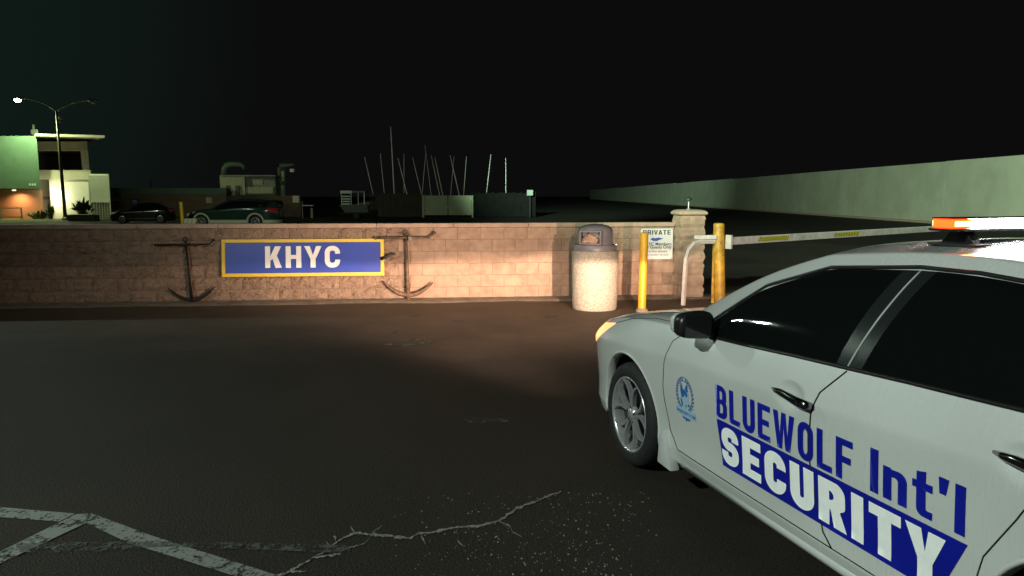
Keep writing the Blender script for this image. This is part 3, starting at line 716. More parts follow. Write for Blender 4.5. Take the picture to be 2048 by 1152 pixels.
def car_bmesh(rows, level, glass_side=GLASS_SIDE, glass_fb=GLASS_FB):
    nR, nC = len(rows), len(rows[0]); bm = bmesh.new(); V = {}
    cl = bm.edges.layers.float.new('crease_edge')
    for s in (1, -1):
        for r in range(nR):
            for c in range(nC):
                x, y, z = rows[r][c]
                if s < 0 and abs(y) < 1e-6: V[s, r, c] = V[1, r, c]; continue
                V[s, r, c] = bm.verts.new((x, y*s, z))
    for s in (1, -1):
        for r in range(nR - 1):
            for c in range(nC - 1):
                q = [V[s,r,c], V[s,r,c+1], V[s,r+1,c+1], V[s,r+1,c]]; q2 = []
                for v in q:
                    if v not in q2: q2.append(v)
                if len(q2) < 3: continue
                if s > 0: q2 = q2[::-1]
                try: f = bm.faces.new(q2)
                except ValueError: continue
                f.material_index = 1 if (r, c) in glass_side else 2 if (r, c) in glass_fb else 0 if r < 7 else 3
    CR = {1:.5, 2:.75, 5:.45, 7:.85, 8:.85, 9:.75}
    for s in (1, -1):
        for r, w in CR.items():
            for c in range(nC - 1):
                e = bm.edges.get((V[s,r,c], V[s,r,c+1])) if V[s,r,c] is not V[s,r,c+1] else None
                if e: e[cl] = w if not (r == 9 and c < 6) else .35
        for r in range(nR - 1):
            for c in (7, 10, 14, 17):
                if r >= 8:
                    e = bm.edges.get((V[s,r,c], V[s,r+1,c]))
                    if e: e[cl] = .6
    bmesh.ops.recalc_face_normals(bm, faces=bm.faces)
    me = bpy.data.meshes.new('cage'); bm.to_mesh(me); bm.free()
    o = bpy.data.objects.new('cage', me); COL.objects.link(o)
    md = o.modifiers.new('s', 'SUBSURF'); md.levels = level; md.render_levels = level
    dg = bpy.context.evaluated_depsgraph_get(); ev = bpy.data.meshes.new_from_object(o.evaluated_get(dg))
    bpy.data.objects.remove(o)
    bm = bmesh.new(); bm.from_mesh(ev); bpy.data.meshes.remove(ev); bpy.data.meshes.remove(me)
    # normals outward
    f = max(bm.faces, key=lambda f: f.calc_center_median().z); f.normal_update()
    if f.normal.z < 0: bmesh.ops.reverse_faces(bm, faces=bm.faces)
    return bm
def cut_arch(bm, ax, az, Rr):
    kill = []
    for f in bm.faces:
        if abs(f.calc_center_median().y) > .5 and all(((v.co.x-ax)**2 + (v.co.z-az)**2) < Rr*Rr for v in f.verts): kill.append(f)
    bmesh.ops.delete(bm, geom=kill, context='FACES')
    for v in bm.verts:
        d = Vector((v.co.x-ax, v.co.z-az))
        if abs(v.co.y) > .5 and d.length < Rr and d.length > 1e-4:
            d = d.normalized() * Rr; v.co.x = ax + d.x; v.co.z = az + d.y
def pip(p, poly):
    x, y = p; ins = False; n = len(poly)
    for i in range(n):
        x1, y1 = poly[i]; x2, y2 = poly[(i+1) % n]
        if (y1 > y) != (y2 > y) and x < (x2-x1)*(y-y1)/(y2-y1) + x1: ins = not ins
    return ins
def knife(bm, poly, side, ymin, mats):
    n = len(poly)
    for i in range(n):
        a = Vector(poly[i]); b = Vector(poly[(i+1) % n]); d = b - a; L = d.length; d /= L
        fs = []
        for f in bm.faces:
            c = f.calc_center_median()
            if c.y * side < ymin or f.material_index not in mats: continue
            r = Vector((c.x, c.z)) - a; t = r.dot(d)
            if -.05 < t < L + .05 and abs(r.x*d.y - r.y*d.x) < .05: fs.append(f)
        if not fs: continue
        geom = list({v for f in fs for v in f.verts}) + list({e for f in fs for e in f.edges}) + fs
        bmesh.ops.bisect_plane(bm, geom=geom, dist=1e-5, plane_co=(a.x, 0, a.y), plane_no=(-d.y, 0, d.x))
def take(bm, pick, name, m, parent, smooth=True):
    """split the faces chosen by pick() off into a mesh object of their own"""
    sel = [f for f in bm.faces if pick(f, f.calc_center_median())]
    if not sel: return None
    nb = bmesh.new(); vm = {}
    for f in sel:
        vs_ = []
        for v in f.verts:
            if v not in vm: vm[v] = nb.verts.new(v.co)
            vs_.append(vm[v])
        nf = nb.faces.new(vs_); nf.smooth = smooth
    bmesh.ops.delete(bm, geom=sel, context='FACES')
    me = bpy.data.meshes.new(name); nb.to_mesh(me); nb.free(); me.materials.append(m)
    o = bpy.data.objects.new(name, me); COL.objects.link(o); o.parent = parent
    return o

def paint_dewy():
    m = bpy.data.materials.new('white_car_paint'); m.use_nodes = True; n = m.node_tree.nodes; l = m.node_tree.links; b = n['Principled BSDF']
    t = n.new('ShaderNodeTexCoord')
    mp = n.new('ShaderNodeMapping'); mp.inputs['Scale'].default_value = (34, 34, 5); l.new(t.outputs['Object'], mp.inputs[0])
    z = n.new('ShaderNodeTexNoise'); z.inputs['Scale'].default_value = 1; z.inputs['Detail'].default_value = 4; l.new(mp.outputs[0], z.inputs['Vector'])
    big = n.new('ShaderNodeTexNoise'); big.inputs['Scale'].default_value = 1.6; big.inputs['Detail'].default_value = 3; l.new(t.outputs['Object'], big.inputs['Vector'])
    mr = n.new('ShaderNodeMapRange'); mr.inputs['From Min'].default_value = .40; mr.inputs['From Max'].default_value = .66; mr.inputs['To Min'].default_value = .15; mr.inputs['To Max'].default_value = .50
    l.new(z.outputs['Fac'], mr.inputs['Value'])
    r = n.new('ShaderNodeValToRGB'); r.color_ramp.elements[0].position = .3; r.color_ramp.elements[0].color = (.52,.53,.52,1); r.color_ramp.elements[1].position = .7; r.color_ramp.elements[1].color = (.60,.61,.60,1)
    l.new(big.outputs['Fac'], r.inputs[0]); l.new(r.outputs[0], b.inputs['Base Color'])
    # dew runs stand a hair proud of the paint, mostly towards the rear
    sx = n.new('ShaderNodeSeparateXYZ'); l.new(t.outputs['Object'], sx.inputs[0])
    wr = n.new('ShaderNodeMapRange'); wr.inputs['From Min'].default_value = -1.6; wr.inputs['From Max'].default_value = -2.3; wr.inputs['To Min'].default_value = .0; wr.inputs['To Max'].default_value = .30
    l.new(sx.outputs[0], wr.inputs['Value'])
    bp = n.new('ShaderNodeBump'); bp.inputs['Distance'].default_value = .004; l.new(wr.outputs[0], bp.inputs['Strength']); l.new(z.outputs['Fac'], bp.inputs['Height']); l.new(bp.outputs[0], b.inputs['Normal'])
    mm = n.new('ShaderNodeMix'); mm.data_type = 'FLOAT'; l.new(wr.outputs[0], mm.inputs[0]); mm.inputs[2].default_value = .27; l.new(mr.outputs[0], mm.inputs[3]); l.new(mm.outputs[0], b.inputs['Roughness'])
    b.inputs['Coat Weight'].default_value = 1.; b.inputs['Coat Roughness'].default_value = .045; b.inputs['Coat IOR'].default_value = 1.45
    return m
M_PAINT = paint_dewy()
M_TINT = mat('tinted_glass', (.004,.005,.005), .03, spec=.5, bump=.01, bscale=5)
M_BLK = mat('black_trim', (.012,.012,.013), .35, bump=.03, bscale=60)
M_RUB = mat('rubber', (.011,.011,.012), .75, var=.3, vscale=14, bump=.15, bscale=70)
M_DARK = mat('dark_void', (.006,.006,.007), .9)
M_CHR = mat('dark_chrome', (.28,.28,.29), .12, 1.)
M_RIM = mat('machined_rim', (.50,.50,.52), .28, .6, var=.12, vscale=30)
M_RIMB = mat('rim_black', (.006,.006,.007), .7)
M_LENS = mat('lamp_lens', (.55,.5,.45), .08, emit=(1,.36,.09), estr=1.8)

CARX, CARY, CARA = 1.543, 4.698, R(107.3)
car = thing('patrol_car', 'white four-door patrol sedan with blue lettering and a lit roof light bar', 'car', (CARX, CARY, 0), CARA)
bm = car_bmesh(sedan_rows(), 4)
def bow_glass(b, rows, amt):
    tb = [(x, z) for x, y, z in rows[7]]; tt = [(x, z) for x, y, z in rows[8]]
    vs_ = {v for f in b.faces if f.material_index == 1 for v in f.verts}
    for v in vs_:
        z0, z1 = lerp_tab(tb, v.co.x), lerp_tab(tt, v.co.x)
        t = min(1, max(0, (v.co.z - z0) / max(.05, z1 - z0)))
        k = amt * 4 * t * (1 - t) * min(1, max(0, (z1 - z0) / .2)); s_ = 1 if v.co.y > 0 else -1
        v.co.y += k * .86 * s_; v.co.z += k * .5
bow_glass(bm, sedan_rows(), .03)
SURF = BVHTree.FromBMesh(bm)
def side_pt(x, z, off=0., s=1):
    h = SURF.ray_cast(Vector((x, 2.0*s, z)), Vector((0, -s, 0)))
    if h[0] is None: return Vector((x, .85*s, z))
    n_ = h[1] if h[1].y*s > 0 else -h[1]
    return h[0] + n_ * off
def top_pt(x, y, off=0.):
    h = SURF.ray_cast(Vector((x, y, 3)), Vector((0, 0, -1))); return h[0] + Vector((0,0,off))
TR, AZ = .318, .322
for ax in (0., -2.776): cut_arch(bm, ax, AZ, .382)
# cupped hollows behind the handles
HND = [(-1.545, .842), (-2.56, .905)]
for v in bm.verts:
    for (hx, hz) in HND:
        d = ((v.co.x-hx-.02)/.10)**2 + ((v.co.z-hz)/.062)**2
        if d < 1 and abs(v.co.y) > .7: v.co.y -= math.copysign(.022*(1-d)**1.3, v.co.y)
FD = [(-.66,1.08),(-.60,.925),(-.53,.88),(-.475,.75),(-.452,.62),(-.46,.54),(-.515,.385),(-.60,.302),(-1.78,.302),(-1.727,.347),(-1.69,.46),(-1.655,.60),(-1.65,.70),(-1.66,.80),(-1.69,.895),(-1.79,1.0),(-1.86,1.09)]
RD = [(-1.86,1.09),(-1.79,1.0),(-1.69,.895),(-1.66,.80),(-1.65,.70),(-1.655,.60),(-1.69,.46),(-1.727,.347),(-1.78,.302),(-2.36,.302),(-2.375,.42),(-2.42,.58),(-2.52,.74),(-2.62,.92),(-2.68,1.09)]
HL = [(.26,.845),(.50,.70),(.80,.585),(1.0,.575),(1.0,.665),(.80,.722),(.55,.80)]
TL = [(-3.32,.985),(-3.60,.80),(-3.95,.76),(-3.95,.97),(-3.6,1.0)]
BP = [(-1.715,.96),(-1.84,.96),(-1.945,1.42),(-1.80,1.42)]
doors = {}
for s in (1, -1):
    for nm, poly, ym, ms in (('fd', FD, .6, (0,)), ('rd', RD, .6, (0,)), ('hl', HL, .3, (0,)), ('tl', TL, .4, (0,)), ('bp', BP, .4, (1,))):
        knife(bm, poly, s, ym, ms)
for s in (1, -1):
    fd = take(bm, lambda f, c: f.material_index == 0 and c.y*s > .6 and pip((c.x, c.z), FD), 'door', M_PAINT, car)
    rd = take(bm, lambda f, c: f.material_index == 0 and c.y*s > .6 and pip((c.x, c.z), RD), 'door', M_PAINT, car)
    doors[s] = (fd, rd)
    take(bm, lambda f, c: f.material_index == 0 and c.y*s > .3 and pip((c.x, c.z), HL), 'headlight', M_LENS, car)
    take(bm, lambda f, c: f.material_index == 0 and c.y*s > .4 and pip((c.x, c.z), TL), 'tail_light', mat('tail_lens', (.25,.01,.01), .1), car)
    take(bm, lambda f, c: f.material_index == 1 and c.y*s > 0 and pip((c.x, c.z), BP), 'pillar_trim', mat('pillar_gloss', (.014,.017,.017), .22), car)
    take(bm, lambda f, c: f.material_index == 1 and c.y*s > 0 and c.x > -1.83, 'window', M_TINT, fd)
    take(bm, lambda f, c: f.material_index == 1 and c.y*s > 0, 'window', M_TINT, rd)
take(bm, lambda f, c: f.material_index == 2 and c.x > -1.8, 'windshield', M_TINT, car)
take(bm, lambda f, c: f.material_index == 2, 'rear_window', M_TINT, car)
take(bm, lambda f, c: f.material_index == 3 and -.42 < c.x < .9 and abs(c.y) < .80 and c.z < 1.03 and abs(c.y) < lerp_tab([(.9,.2),(.7,.58),(.5,.69),(.3,.74),(-.4,.78)], c.x), 'hood', M_PAINT, car)
take(bm, lambda f, c: True, 'body', M_PAINT, car)
bm.free()

# panel gaps, drawn as sunk dark seams along the real edges
def seam(path, s, r=.0032, parent=car, m=M_DARK, name='panel_gap', off=-.0008):
    P = []
    for (a, b) in zip(path, path[1:]):
        k = max(2, int(math.hypot(b[0]-a[0], b[1]-a[1]) / .02))
        P += [(a[0]+(b[0]-a[0])*i/k, a[1]+(b[1]-a[1])*i/k) for i in range(k)]
    P.append(path[-1])
    return MB().tube([side_pt(x, z, off, s) for x, z in P], r, 6).build(name, m, parent, smooth=True)
for s in (1, -1):
    seam(FD[1:9], s); seam(FD[8:16], s, .0042); seam(RD[8:14], s)
    seam([(.26,.845),(.05,.905),(-.2,.945),(-.45,.962)], s, .003)
    belt = [(x, z + .004) for x, y, z in sedan_rows()[7][8:16]]
    seam(belt, s, .0085, m=M_BLK, name='belt_seal', off=.001)
    top = [(x, z) for x, y, z in sedan_rows()[8][8:15]]
    seam(top[:1] + top[1:], s, .009, m=M_BLK, name='window_seal', off=.002)
    seam([(-1.785,1.005),(-1.81,1.10),(-1.845,1.25),(-1.868,1.375)], s, .0035, m=mat('seam_highlight', (.45,.46,.45), .4), name='pillar_seam_highlight', off=.001)  # pale strip that paints the highlight along the door edge
    # lip round each wheel arch and the dark well behind it
    for ax in (0., -2.776):
        vs_ = []; fs_ = []; K = 44
        for k in range(K + 1):
            a = R(-17) + R(214)*k/K; cx, cz = math.cos(a), math.sin(a)
            p = side_pt(ax + cx*.384, AZ + cz*.384, .002, s)
            for (rr, dy) in ((.392, -.002), (.384, .004), (.376, 0.), (.372, -.05)): vs_.append((ax + cx*rr, p.y + dy*s, AZ + cz*rr))
        for k in range(K):
            for j in range(3): fs_.append([k*4+j, k*4+j+1, (k+1)*4+j+1, (k+1)*4+j])
        MB().add(vs_, fs_).build('arch_lip', M_PAINT, car, smooth=True)
        w = MB().lathe([(.378,.50),(.378,.845 if ax == 0 else .86)], 40, c=(ax,0,AZ), axis='y', a0=R(-25), a1=R(205)).lathe([(0,.50),(.378,.50)], 40, c=(ax,0,AZ), axis='y')
        for v in w.v: v.y *= s
        w.build('wheel_well', M_DARK, car)
    # mud flap / sill end piece behind the front wheel
    sl = MB().tube([side_pt(-.62,.236,.0,s)-Vector((0,.02*s,0)), side_pt(-1.4,.236,.0,s)-Vector((0,.02*s,0)), side_pt(-2.34,.236,.0,s)-Vector((0,.02*s,0))], .03, 8)
    sl.build('sill', M_PAINT, car, smooth=True)
    MB().prism([(-.405,.17),(-.42,.33),(-.47,.37),(-.50,.30),(-.555,.165)], .835*s, .893*s).build('mud_flap', M_PAINT, car, bevel=.008, autos=40)
MB().box(-3.7, .80, -.50, .50, .17, .32).box(-2.35, -.42, -.84, .84, .19, .30).build('underbody', M_DARK, car)

# handles
for s in (1, -1):
    for i, (hx, hz) in enumerate(HND):
        p0 = side_pt(hx+.125, hz+.004, .006, s); p1 = side_pt(hx+.04, hz+.004, .030, s); p2 = side_pt(hx-.07, hz-.002, .034, s); p3 = side_pt(hx-.118, hz-.004, .030, s); p4 = side_pt(hx-.132, hz-.004, .012, s)
        MB().tube([p0, p0.lerp(p1,.5)+Vector((0,.004*s,0)), p1, p1.lerp(p2,.5), p2, p3, p4], [.006,.012,.015,.017,.019,.019,.013], 12, flat=.8).build('handle', M_CHR, doors[s][i], smooth=True)
        q = side_pt(hx-.085, hz-.004, .050, s)
        MB().lathe([(0,.0),(.008,.001),(.009,-.004)], 12, c=tuple(q), axis='y').build('keyhole', M_BLK, doors[s][i])

# mirrors
def rbox(c, h, rnd, m, name, parent, level=3):
    bmx = bmesh.new(); bmesh.ops.create_cube(bmx, size=2)
    bmesh.ops.subdivide_edges(bmx, edges=bmx.edges, cuts=5, use_grid_fill=True)
    for v in bmx.verts:
        d = v.co.copy(); p = 4.0
        ln = (abs(d.x)**p + abs(d.y)**p + abs(d.z)**p) ** (1/p); d /= ln
        d = rnd(d) if rnd else d
        v.co = Vector((c[0] + d.x*h[0], c[1] + d.y*h[1], c[2] + d.z*h[2]))
    me = bpy.data.meshes.new(name); bmx.to_mesh(me); bmx.free()
    return mk(name, me, m, parent, smooth=True)
MX, MY, MZ = -.87, .975, 1.03
for s in (1, -1):
    mh = rbox((MX+.035, MY*s, MZ), (.055, .088, .064), lambda d: Vector((d.x*(1 - .25*d.y*s), d.y, d.z*(1 - .10*max(0, d.x)) * (.92 + .10*(-d.y*s)))), M_PAINT, 'mirror', car)
    rbox((MX-.01, (MY-.002)*s, MZ-.002), (.048, .095, .070), lambda d: Vector((d.x, d.y, d.z*(.92 + .10*(-d.y*s)))), M_BLK, 'housing', mh)
    MB().box(MX-.0585, MX-.055, (MY-.07)*s, (MY+.07)*s, MZ-.052, MZ+.052).build('mirror_glass', mat('mirror_glass', (.02,.02,.022), .03, spec=.6), mh, bevel=.001)
    MB().tube([(MX-.0, (MY-.09)*s, MZ-.03), (MX+.01, .86*s, MZ-.05), (MX+.01, .80*s, MZ-.055)], [.03,.032,.04], 10).build('arm', M_BLK, mh, smooth=True)
    sail = [(-.76,.985),(-.90,.975),(-.90,1.09)]
    MB().add([side_pt(x, z, .004, s) for x, z in sail], [[0,1,2]]).build('sail_trim', M_BLK, car)

# wheels
def wheel():
    root = MB().lathe([(.215,-.10),(.235,-.108),(.28,-.112),(.306,-.095),(.318,-.06),(.320,0),(.318,.06),(.306,.092),(.28,.106),(.245,.104),(.232,.099),(.222,.09)], 56, axis='y').build('wheel', M_RUB, None, smooth=True)
    rim = MB().lathe([(.205,-.10),(.205,.05),(.214,.088),(.222,.100),(.230,.101),(.231,.09)], 56, axis='y').build('rim', M_RIM, root, smooth=True)
    MB().lathe([(0,.03),(.19,.0),(.206,.03)], 48, axis='y').build('inner_face', M_RIMB, rim, smooth=True)
    vs_ = MB()
    for k in range(5):
        a0 = 2*math.pi*k/5 + .35
        for sg in (-1, 1):
            pts = []; ws = []
            for i in range(9):
                t = i/8; r = .035 + .184*t
                a = a0 + sg*(.16 + .30*t**1.6) + .10*math.sin(math.pi*t)*sg*-1
                pts.append((r, a)); ws.append(.0045 + .0035*math.sin(math.pi*min(1, t*1.05)) + .0025*t)
            v4 = []
            for (r, a), w in zip(pts, ws):
                da = w / max(r, .03)
                y1 = .078 + .016*(r/.21)
                v4 += [(r*math.cos(a-da), y1, r*math.sin(a-da)), (r*math.cos(a+da), y1, r*math.sin(a+da)), (r*math.cos(a+da*1.15), y1-.028, r*math.sin(a+da*1.15)), (r*math.cos(a-da*1.15), y1-.028, r*math.sin(a-da*1.15))]
            f4 = []
            for i in range(8):
                for j in range(4): f4.append([i*4+j, i*4+(j+1)%4, i*4+4+(j+1)%4, i*4+4+j])
            MB().add(v4, f4 + [[0,1,2,3],[32,33,34,35]]).build('spoke', M_RIM, rim, autos=35)
    MB().lathe([(0,.090),(.026,.090),(.030,.084),(.048,.078),(.05,.05)], 24, axis='y').build('hub_cap', M_RIM, rim, smooth=True)
    for k in range(5):
        a = 2*math.pi*k/5 + .35
        MB().lathe([(0,.088),(.007,.088),(.0085,.084),(.0085,.06)], 8, c=(.046*math.cos(a), 0, .046*math.sin(a)), axis='y').build('lug_nut', M_CHR, rim, smooth=True)
    return root
w0 = wheel(); w0.parent = car; w0.location = (.012, .770, AZ-.002)
for (ax, sd_) in ((0,-1), (-2.776,1), (-2.776,-1)):
    w = dup_tree(w0, car); w.location = (ax + .012, .770*sd_, AZ-.002); w.rotation_euler = (0, random.random()*2, 0 if sd_ > 0 else math.pi)

# grille, bumper opening and plate at the front
MB().box(.93,.972,-.42,.42,.60,.665).build('grille', M_BLK, car, bevel=.01)
for k in range(3): MB().box(.966,.98,-.40,.40,.612+.018*k,.620+.018*k).build('grille_bar', M_CHR, car)
MB().box(.95,.985,-.55,.55,.27,.40).build('lower_grille', M_BLK, car, bevel=.02)

# lettering on the doors: thin vinyl following the sheet metal
M_VBLUE = mat('vinyl_blue', (.006,.012,.30), .28, spec=.5, var=.12, vscale=6)
M_VWHITE = mat('vinyl_white', (.97,.97,.98), .5, var=.06, vscale=18)
def decal(tris, x0, z0, m, name, off=.0022, step=.035):
    me = tri_mesh(tris, step, lambda u, v: side_pt(x0 - u, z0 + v, off))
    o = mk(name, me, m, car, smooth=True)
    ns_ = []
    for v in me.vertices:       # shade the film like the sheet metal under it
        acc = Vector()
        for dx, dz in ((-.02,-.02),(.02,-.02),(-.02,.02),(.02,.02),(0,0)):
            h = SURF.ray_cast(Vector((v.co.x+dx, 2, v.co.z+dz)), Vector((0,-1,0)))
            if h[1] is not None: acc += h[1] if h[1].y > 0 else -h[1]
        ns_.append(tuple(acc.normalized()))
    me.normals_split_custom_set_from_vertices(ns_)
    return o
def fit(txt, width, height, s, w, gap, space=.3):
    t, w0_ = text_tris(txt, height, s, w, gap, space); k = width / w0_
    return [[(u*k, v) for u, v in tr] for tr in t]
decal(fit('BLUEWOLF', .895, .158, .20, .56, .13), -.992, .602, M_VBLUE, 'lettering')
decal(fit("Int'l", .385, .160, .22, .66, .13), -1.972, .612, M_VBLUE, 'lettering')
ban = [(0,.592),(-1.378,.592),(-1.270,.372),(-.045,.372)]
ban = [(-u, v) for u, v in ban]
decal([[ban[0],ban[1],ban[2]],[ban[0],ban[2],ban[3]]], -.990, 0, M_VBLUE, 'banner', .0018)
decal(fit('SECURITY', 1.255, .180, .275, .66, .12), -1.028, .392, M_VWHITE, 'lettering', .0036)
# round dog-head crest inside a wreath, ribbon below
def ell(cx, cy, a, b, rot, n=8): return [(cx + a*math.cos(t)*math.cos(rot) - b*math.sin(t)*math.sin(rot), cy + a*math.cos(t)*math.sin(rot) + b*math.sin(t)*math.cos(rot)) for t in [2*math.pi*i/n for i in range(n)]]
def fan(poly): 
    v3 = [Vector((x, y, 0)) for x, y in poly]; return [[poly[i] for i in t] for t in tessellate_polygon([v3])]
CX, CZ = -.592, .505
wr = []
for sg in (-1, 1):
    for i in range(12):
        a = R(-62) + R(142)*i/11
        for d_, rr in ((.55, .083), (-.55, .071)):
            x_ = .098 + sg*rr*1.05*math.cos(a); y_ = .118 + rr*1.12*math.sin(a)
            wr += fan(ell(x_, y_, .011, .0042, a*sg + (0 if sg > 0 else math.pi) + sg*(R(90) - d_)))
M_CB = mat('crest_blue', (.03,.12,.36), .4); M_CL = mat('crest_pale', (.32,.48,.62), .4)
decal(wr, CX, CZ, M_CB, 'crest', .002, 0)
head = [(.060,.060),(.050,.100),(.056,.130),(.062,.185),(.082,.158),(.106,.160),(.128,.188),(.134,.145),(.140,.118),(.134,.096),(.150,.078),(.142,.062),(.118,.066),(.100,.045),(.080,.048)]
decal(fan(head), CX, CZ, M_CL, 'crest', .0018, 0)
decal(fan([(.056,.130),(.062,.185),(.082,.158),(.080,.135)]) + fan([(.106,.160),(.128,.188),(.134,.145),(.116,.138)]) + fan([(.060,.128),(.086,.150),(.104,.150),(.132,.128),(.120,.112),(.100,.122),(.088,.108),(.070,.100)]) +
      fan([(.052,.098),(.070,.092),(.082,.062),(.066,.058)]) + fan([(.136,.082),(.150,.078),(.142,.066),(.128,.072)]) + fan([(.100,.066),(.122,.072),(.112,.060)]), CX, CZ, M_CB, 'crest', .0026, 0)
rb = [(0,.048),(.196,.048),(.205,.006),(.012,.006)]
decal(fan(rb), CX, CZ, M_CL, 'crest', .0022, 0)
rt = [[(u*.9 + .104, v + .016) for u, v in t] for t in font_tris('BWISECURITY.COM', .024)]
decal(rt, CX, CZ, M_CB, 'crest', .0030, 0)
decal(fan([(.06,.002),(.15,.002),(.135,-.012),(.12,-.006),(.105,-.020),(.09,-.006),(.075,-.012)]), CX, CZ, M_CB, 'crest', .002, 0)

# roof light bar
LX, LZ = -1.80, 1.513
lb = thing('roof_light_bar', 'slim roof light bar glowing amber and white on the patrol car', 'light bar', (CARX, CARY, 0), CARA)
MB().box(LX-.055, LX+.055, -.485, .485, LZ+.002, LZ+.012).build('tray', M_BLK, lb, bevel=.004)
MB().box(LX-.05, LX+.05, -.478, .478, LZ+.048, LZ+.053).build('cover', M_BLK, lb, bevel=.004)
M_AMB = mat('amber_lit', (.9,.3,.05), .3, emit=(1,.03,.003), estr=4.5)
M_AMBC = mat('amber_core', (.9,.5,.2), .3, emit=(1,.30,.05), estr=34)
M_WLIT = mat('white_lit', (.9,.9,.9), .3, emit=(.93,.95,1), estr=85)
for sg in (1, -1):
    MB().box(LX-.05, LX+.05, sg*.388, sg*.472, LZ+.0125, LZ+.0475).build('amber_module', M_AMB, lb, bevel=.006)
    for k in range(3):
        a = .394 + .026*k; MB().box(LX-.0525, LX+.0525, sg*a, sg*(a+.022), LZ+.021, LZ+.039).build('amber_lamp', M_AMBC, lb)
for k in range(7):
    a = -.343 + .098*k; MB().box(LX-.05, LX+.05, a+.002, a+.096, LZ+.0125, LZ+.0475).build('white_module', M_WLIT, lb, bevel=.005)
a_l = Vector((LX, -.50, LZ+.03)); lamp('alley_light', 'SPOT', tuple(a_l), 900, (1,.88,.80), lb, tuple(a_l + Vector((1,-.75,-.045))), 62, .8, .04)
for sg in (1, -1):
    z_ = top_pt(LX, .38*sg).z
    MB().box(LX-.11, LX+.11, sg*.33, sg*.43, z_-.004, z_+.008).build('foot_pad', M_RUB, lb, bevel=.004)
    MB().prism([(LX-.075, z_+.007),(LX+.075, z_+.007),(LX+.035, LZ+.001),(LX-.035, LZ+.001)], sg*.36, sg*.40).build('foot', M_BLK, lb, bevel=.003)

# headlamp beams: low beams with a sharp upper cut-off that steps up to the right
def headlamp(loc, energy, uc, left):
    d = bpy.data.lights.new('headlamp_beam', 'SPOT'); d.energy = energy; d.spot_size = R(110); d.spot_blend = .2; d.shadow_soft_size = .035; d.color = (1,.68,.50); d.use_nodes = True
    n = d.node_tree.nodes; l = d.node_tree.links; em = n['Emission']
    t = n.new('ShaderNodeTexCoord'); s = n.new('ShaderNodeSeparateXYZ'); l.new(t.outputs['Normal'], s.inputs[0])
    def M(op, a, b=None, c=None):
        q = n.new('ShaderNodeMath'); q.operation = op
        for i, v in enumerate((a, b, c)):
            if v is None: continue
            if isinstance(v, (int, float)): q.inputs[i].default_value = v
            else: l.new(v, q.inputs[i])
        return q.outputs[0]
    zz = M('ABSOLUTE', s.outputs[2])
    u = M('DIVIDE', s.outputs[0], zz); v = M('DIVIDE', s.outputs[1], zz)
    step = M('MULTIPLY', M('MINIMUM', M('MAXIMUM', M('ADD', u, .02), 0), .16), .16)       # cut-off climbs to the right
    e = M('SUBTRACT', step, v)
    mr = n.new('ShaderNodeMapRange'); mr.interpolation_type = 'SMOOTHSTEP'; mr.inputs['From Min'].default_value = -.008; mr.inputs['From Max'].default_value = .022; mr.inputs['To Min'].default_value = .46 if left else .22; mr.inputs['To Max'].default_value = 1
    l.new(e, mr.inputs['Value'])
    g1 = M('EXPONENT', M('MULTIPLY', M('MULTIPLY', M('SUBTRACT', u, uc), M('SUBTRACT', u, uc)), -11))
    g2 = M('MULTIPLY', M('EXPONENT', M('MULTIPLY', M('MULTIPLY', u, u), -1.6)), .34)
    hz = M('ADD', g1, g2)
    vn = M('MINIMUM', v, 0)
    v2 = M('MULTIPLY', vn, vn)
    fv = M('ADD', M('MULTIPLY', M('EXPONENT', M('MULTIPLY', v2, -19.0)), .92), M('MULTIPLY', M('EXPONENT', M('MULTIPLY', v2, -3.0)), .045))
    ml = n.new('ShaderNodeMapRange'); ml.interpolation_type = 'SMOOTHSTEP'; ml.inputs['From Min'].default_value = -.62; ml.inputs['From Max'].default_value = -.26; ml.inputs['To Min'].default_value = .38
    l.new(u, ml.inputs['Value']); hz = M('MULTIPLY', hz, ml.outputs[0])
    l.new(M('MULTIPLY', M('MULTIPLY', hz, fv), mr.outputs[0]), em.inputs['Strength'])
    em.inputs['Color'].default_value = (1,1,1,1)
    o = bpy.data.objects.new('headlamp_beam', d); COL.objects.link(o); o.parent = car; o.location = loc
    o.rotation_euler = Vector((1, 0, -.004)).to_track_quat('-Z', 'Y').to_euler()
    return o
headlamp((1.02, .60, .64), 3300, -.13, True)
headlamp((1.02, -.60, .64), 3100, .08, False)

# ================================================================== BEYOND THE WALL
def span(px0, py0, px1, py1, Y):
    """x0, x1, z0, z1 in metres of a picture rectangle standing at depth Y"""
    a = PT(px0, py1, Y); b = PT(px1, py0, Y); return a.x, b.x, a.z, b.z
class Site:
    def __init__(s, root, sh=0.): s.r = root; s.o = Vector(root.location); s.sh = sh
    def box(s, name, px0, py0, px1, py1, Y, d, m, floor=False, bevel=0., y_off=0.):
        x0, x1, z0, z1 = span(px0, py0, px1, py1, Y)
        if floor: z0 = 0
        b = MB().box(x0-s.o.x, x1-s.o.x, Y-s.o.y+y_off, Y-s.o.y+d+y_off, z0-s.o.z, z1-s.o.z)
        for v in b.v:       # side walls run at the building's own angle to the road
            if v.y > Y-s.o.y+y_off+1e-4: v.x += s.sh*d
        return b.build(name, m, s.r, bevel=bevel)

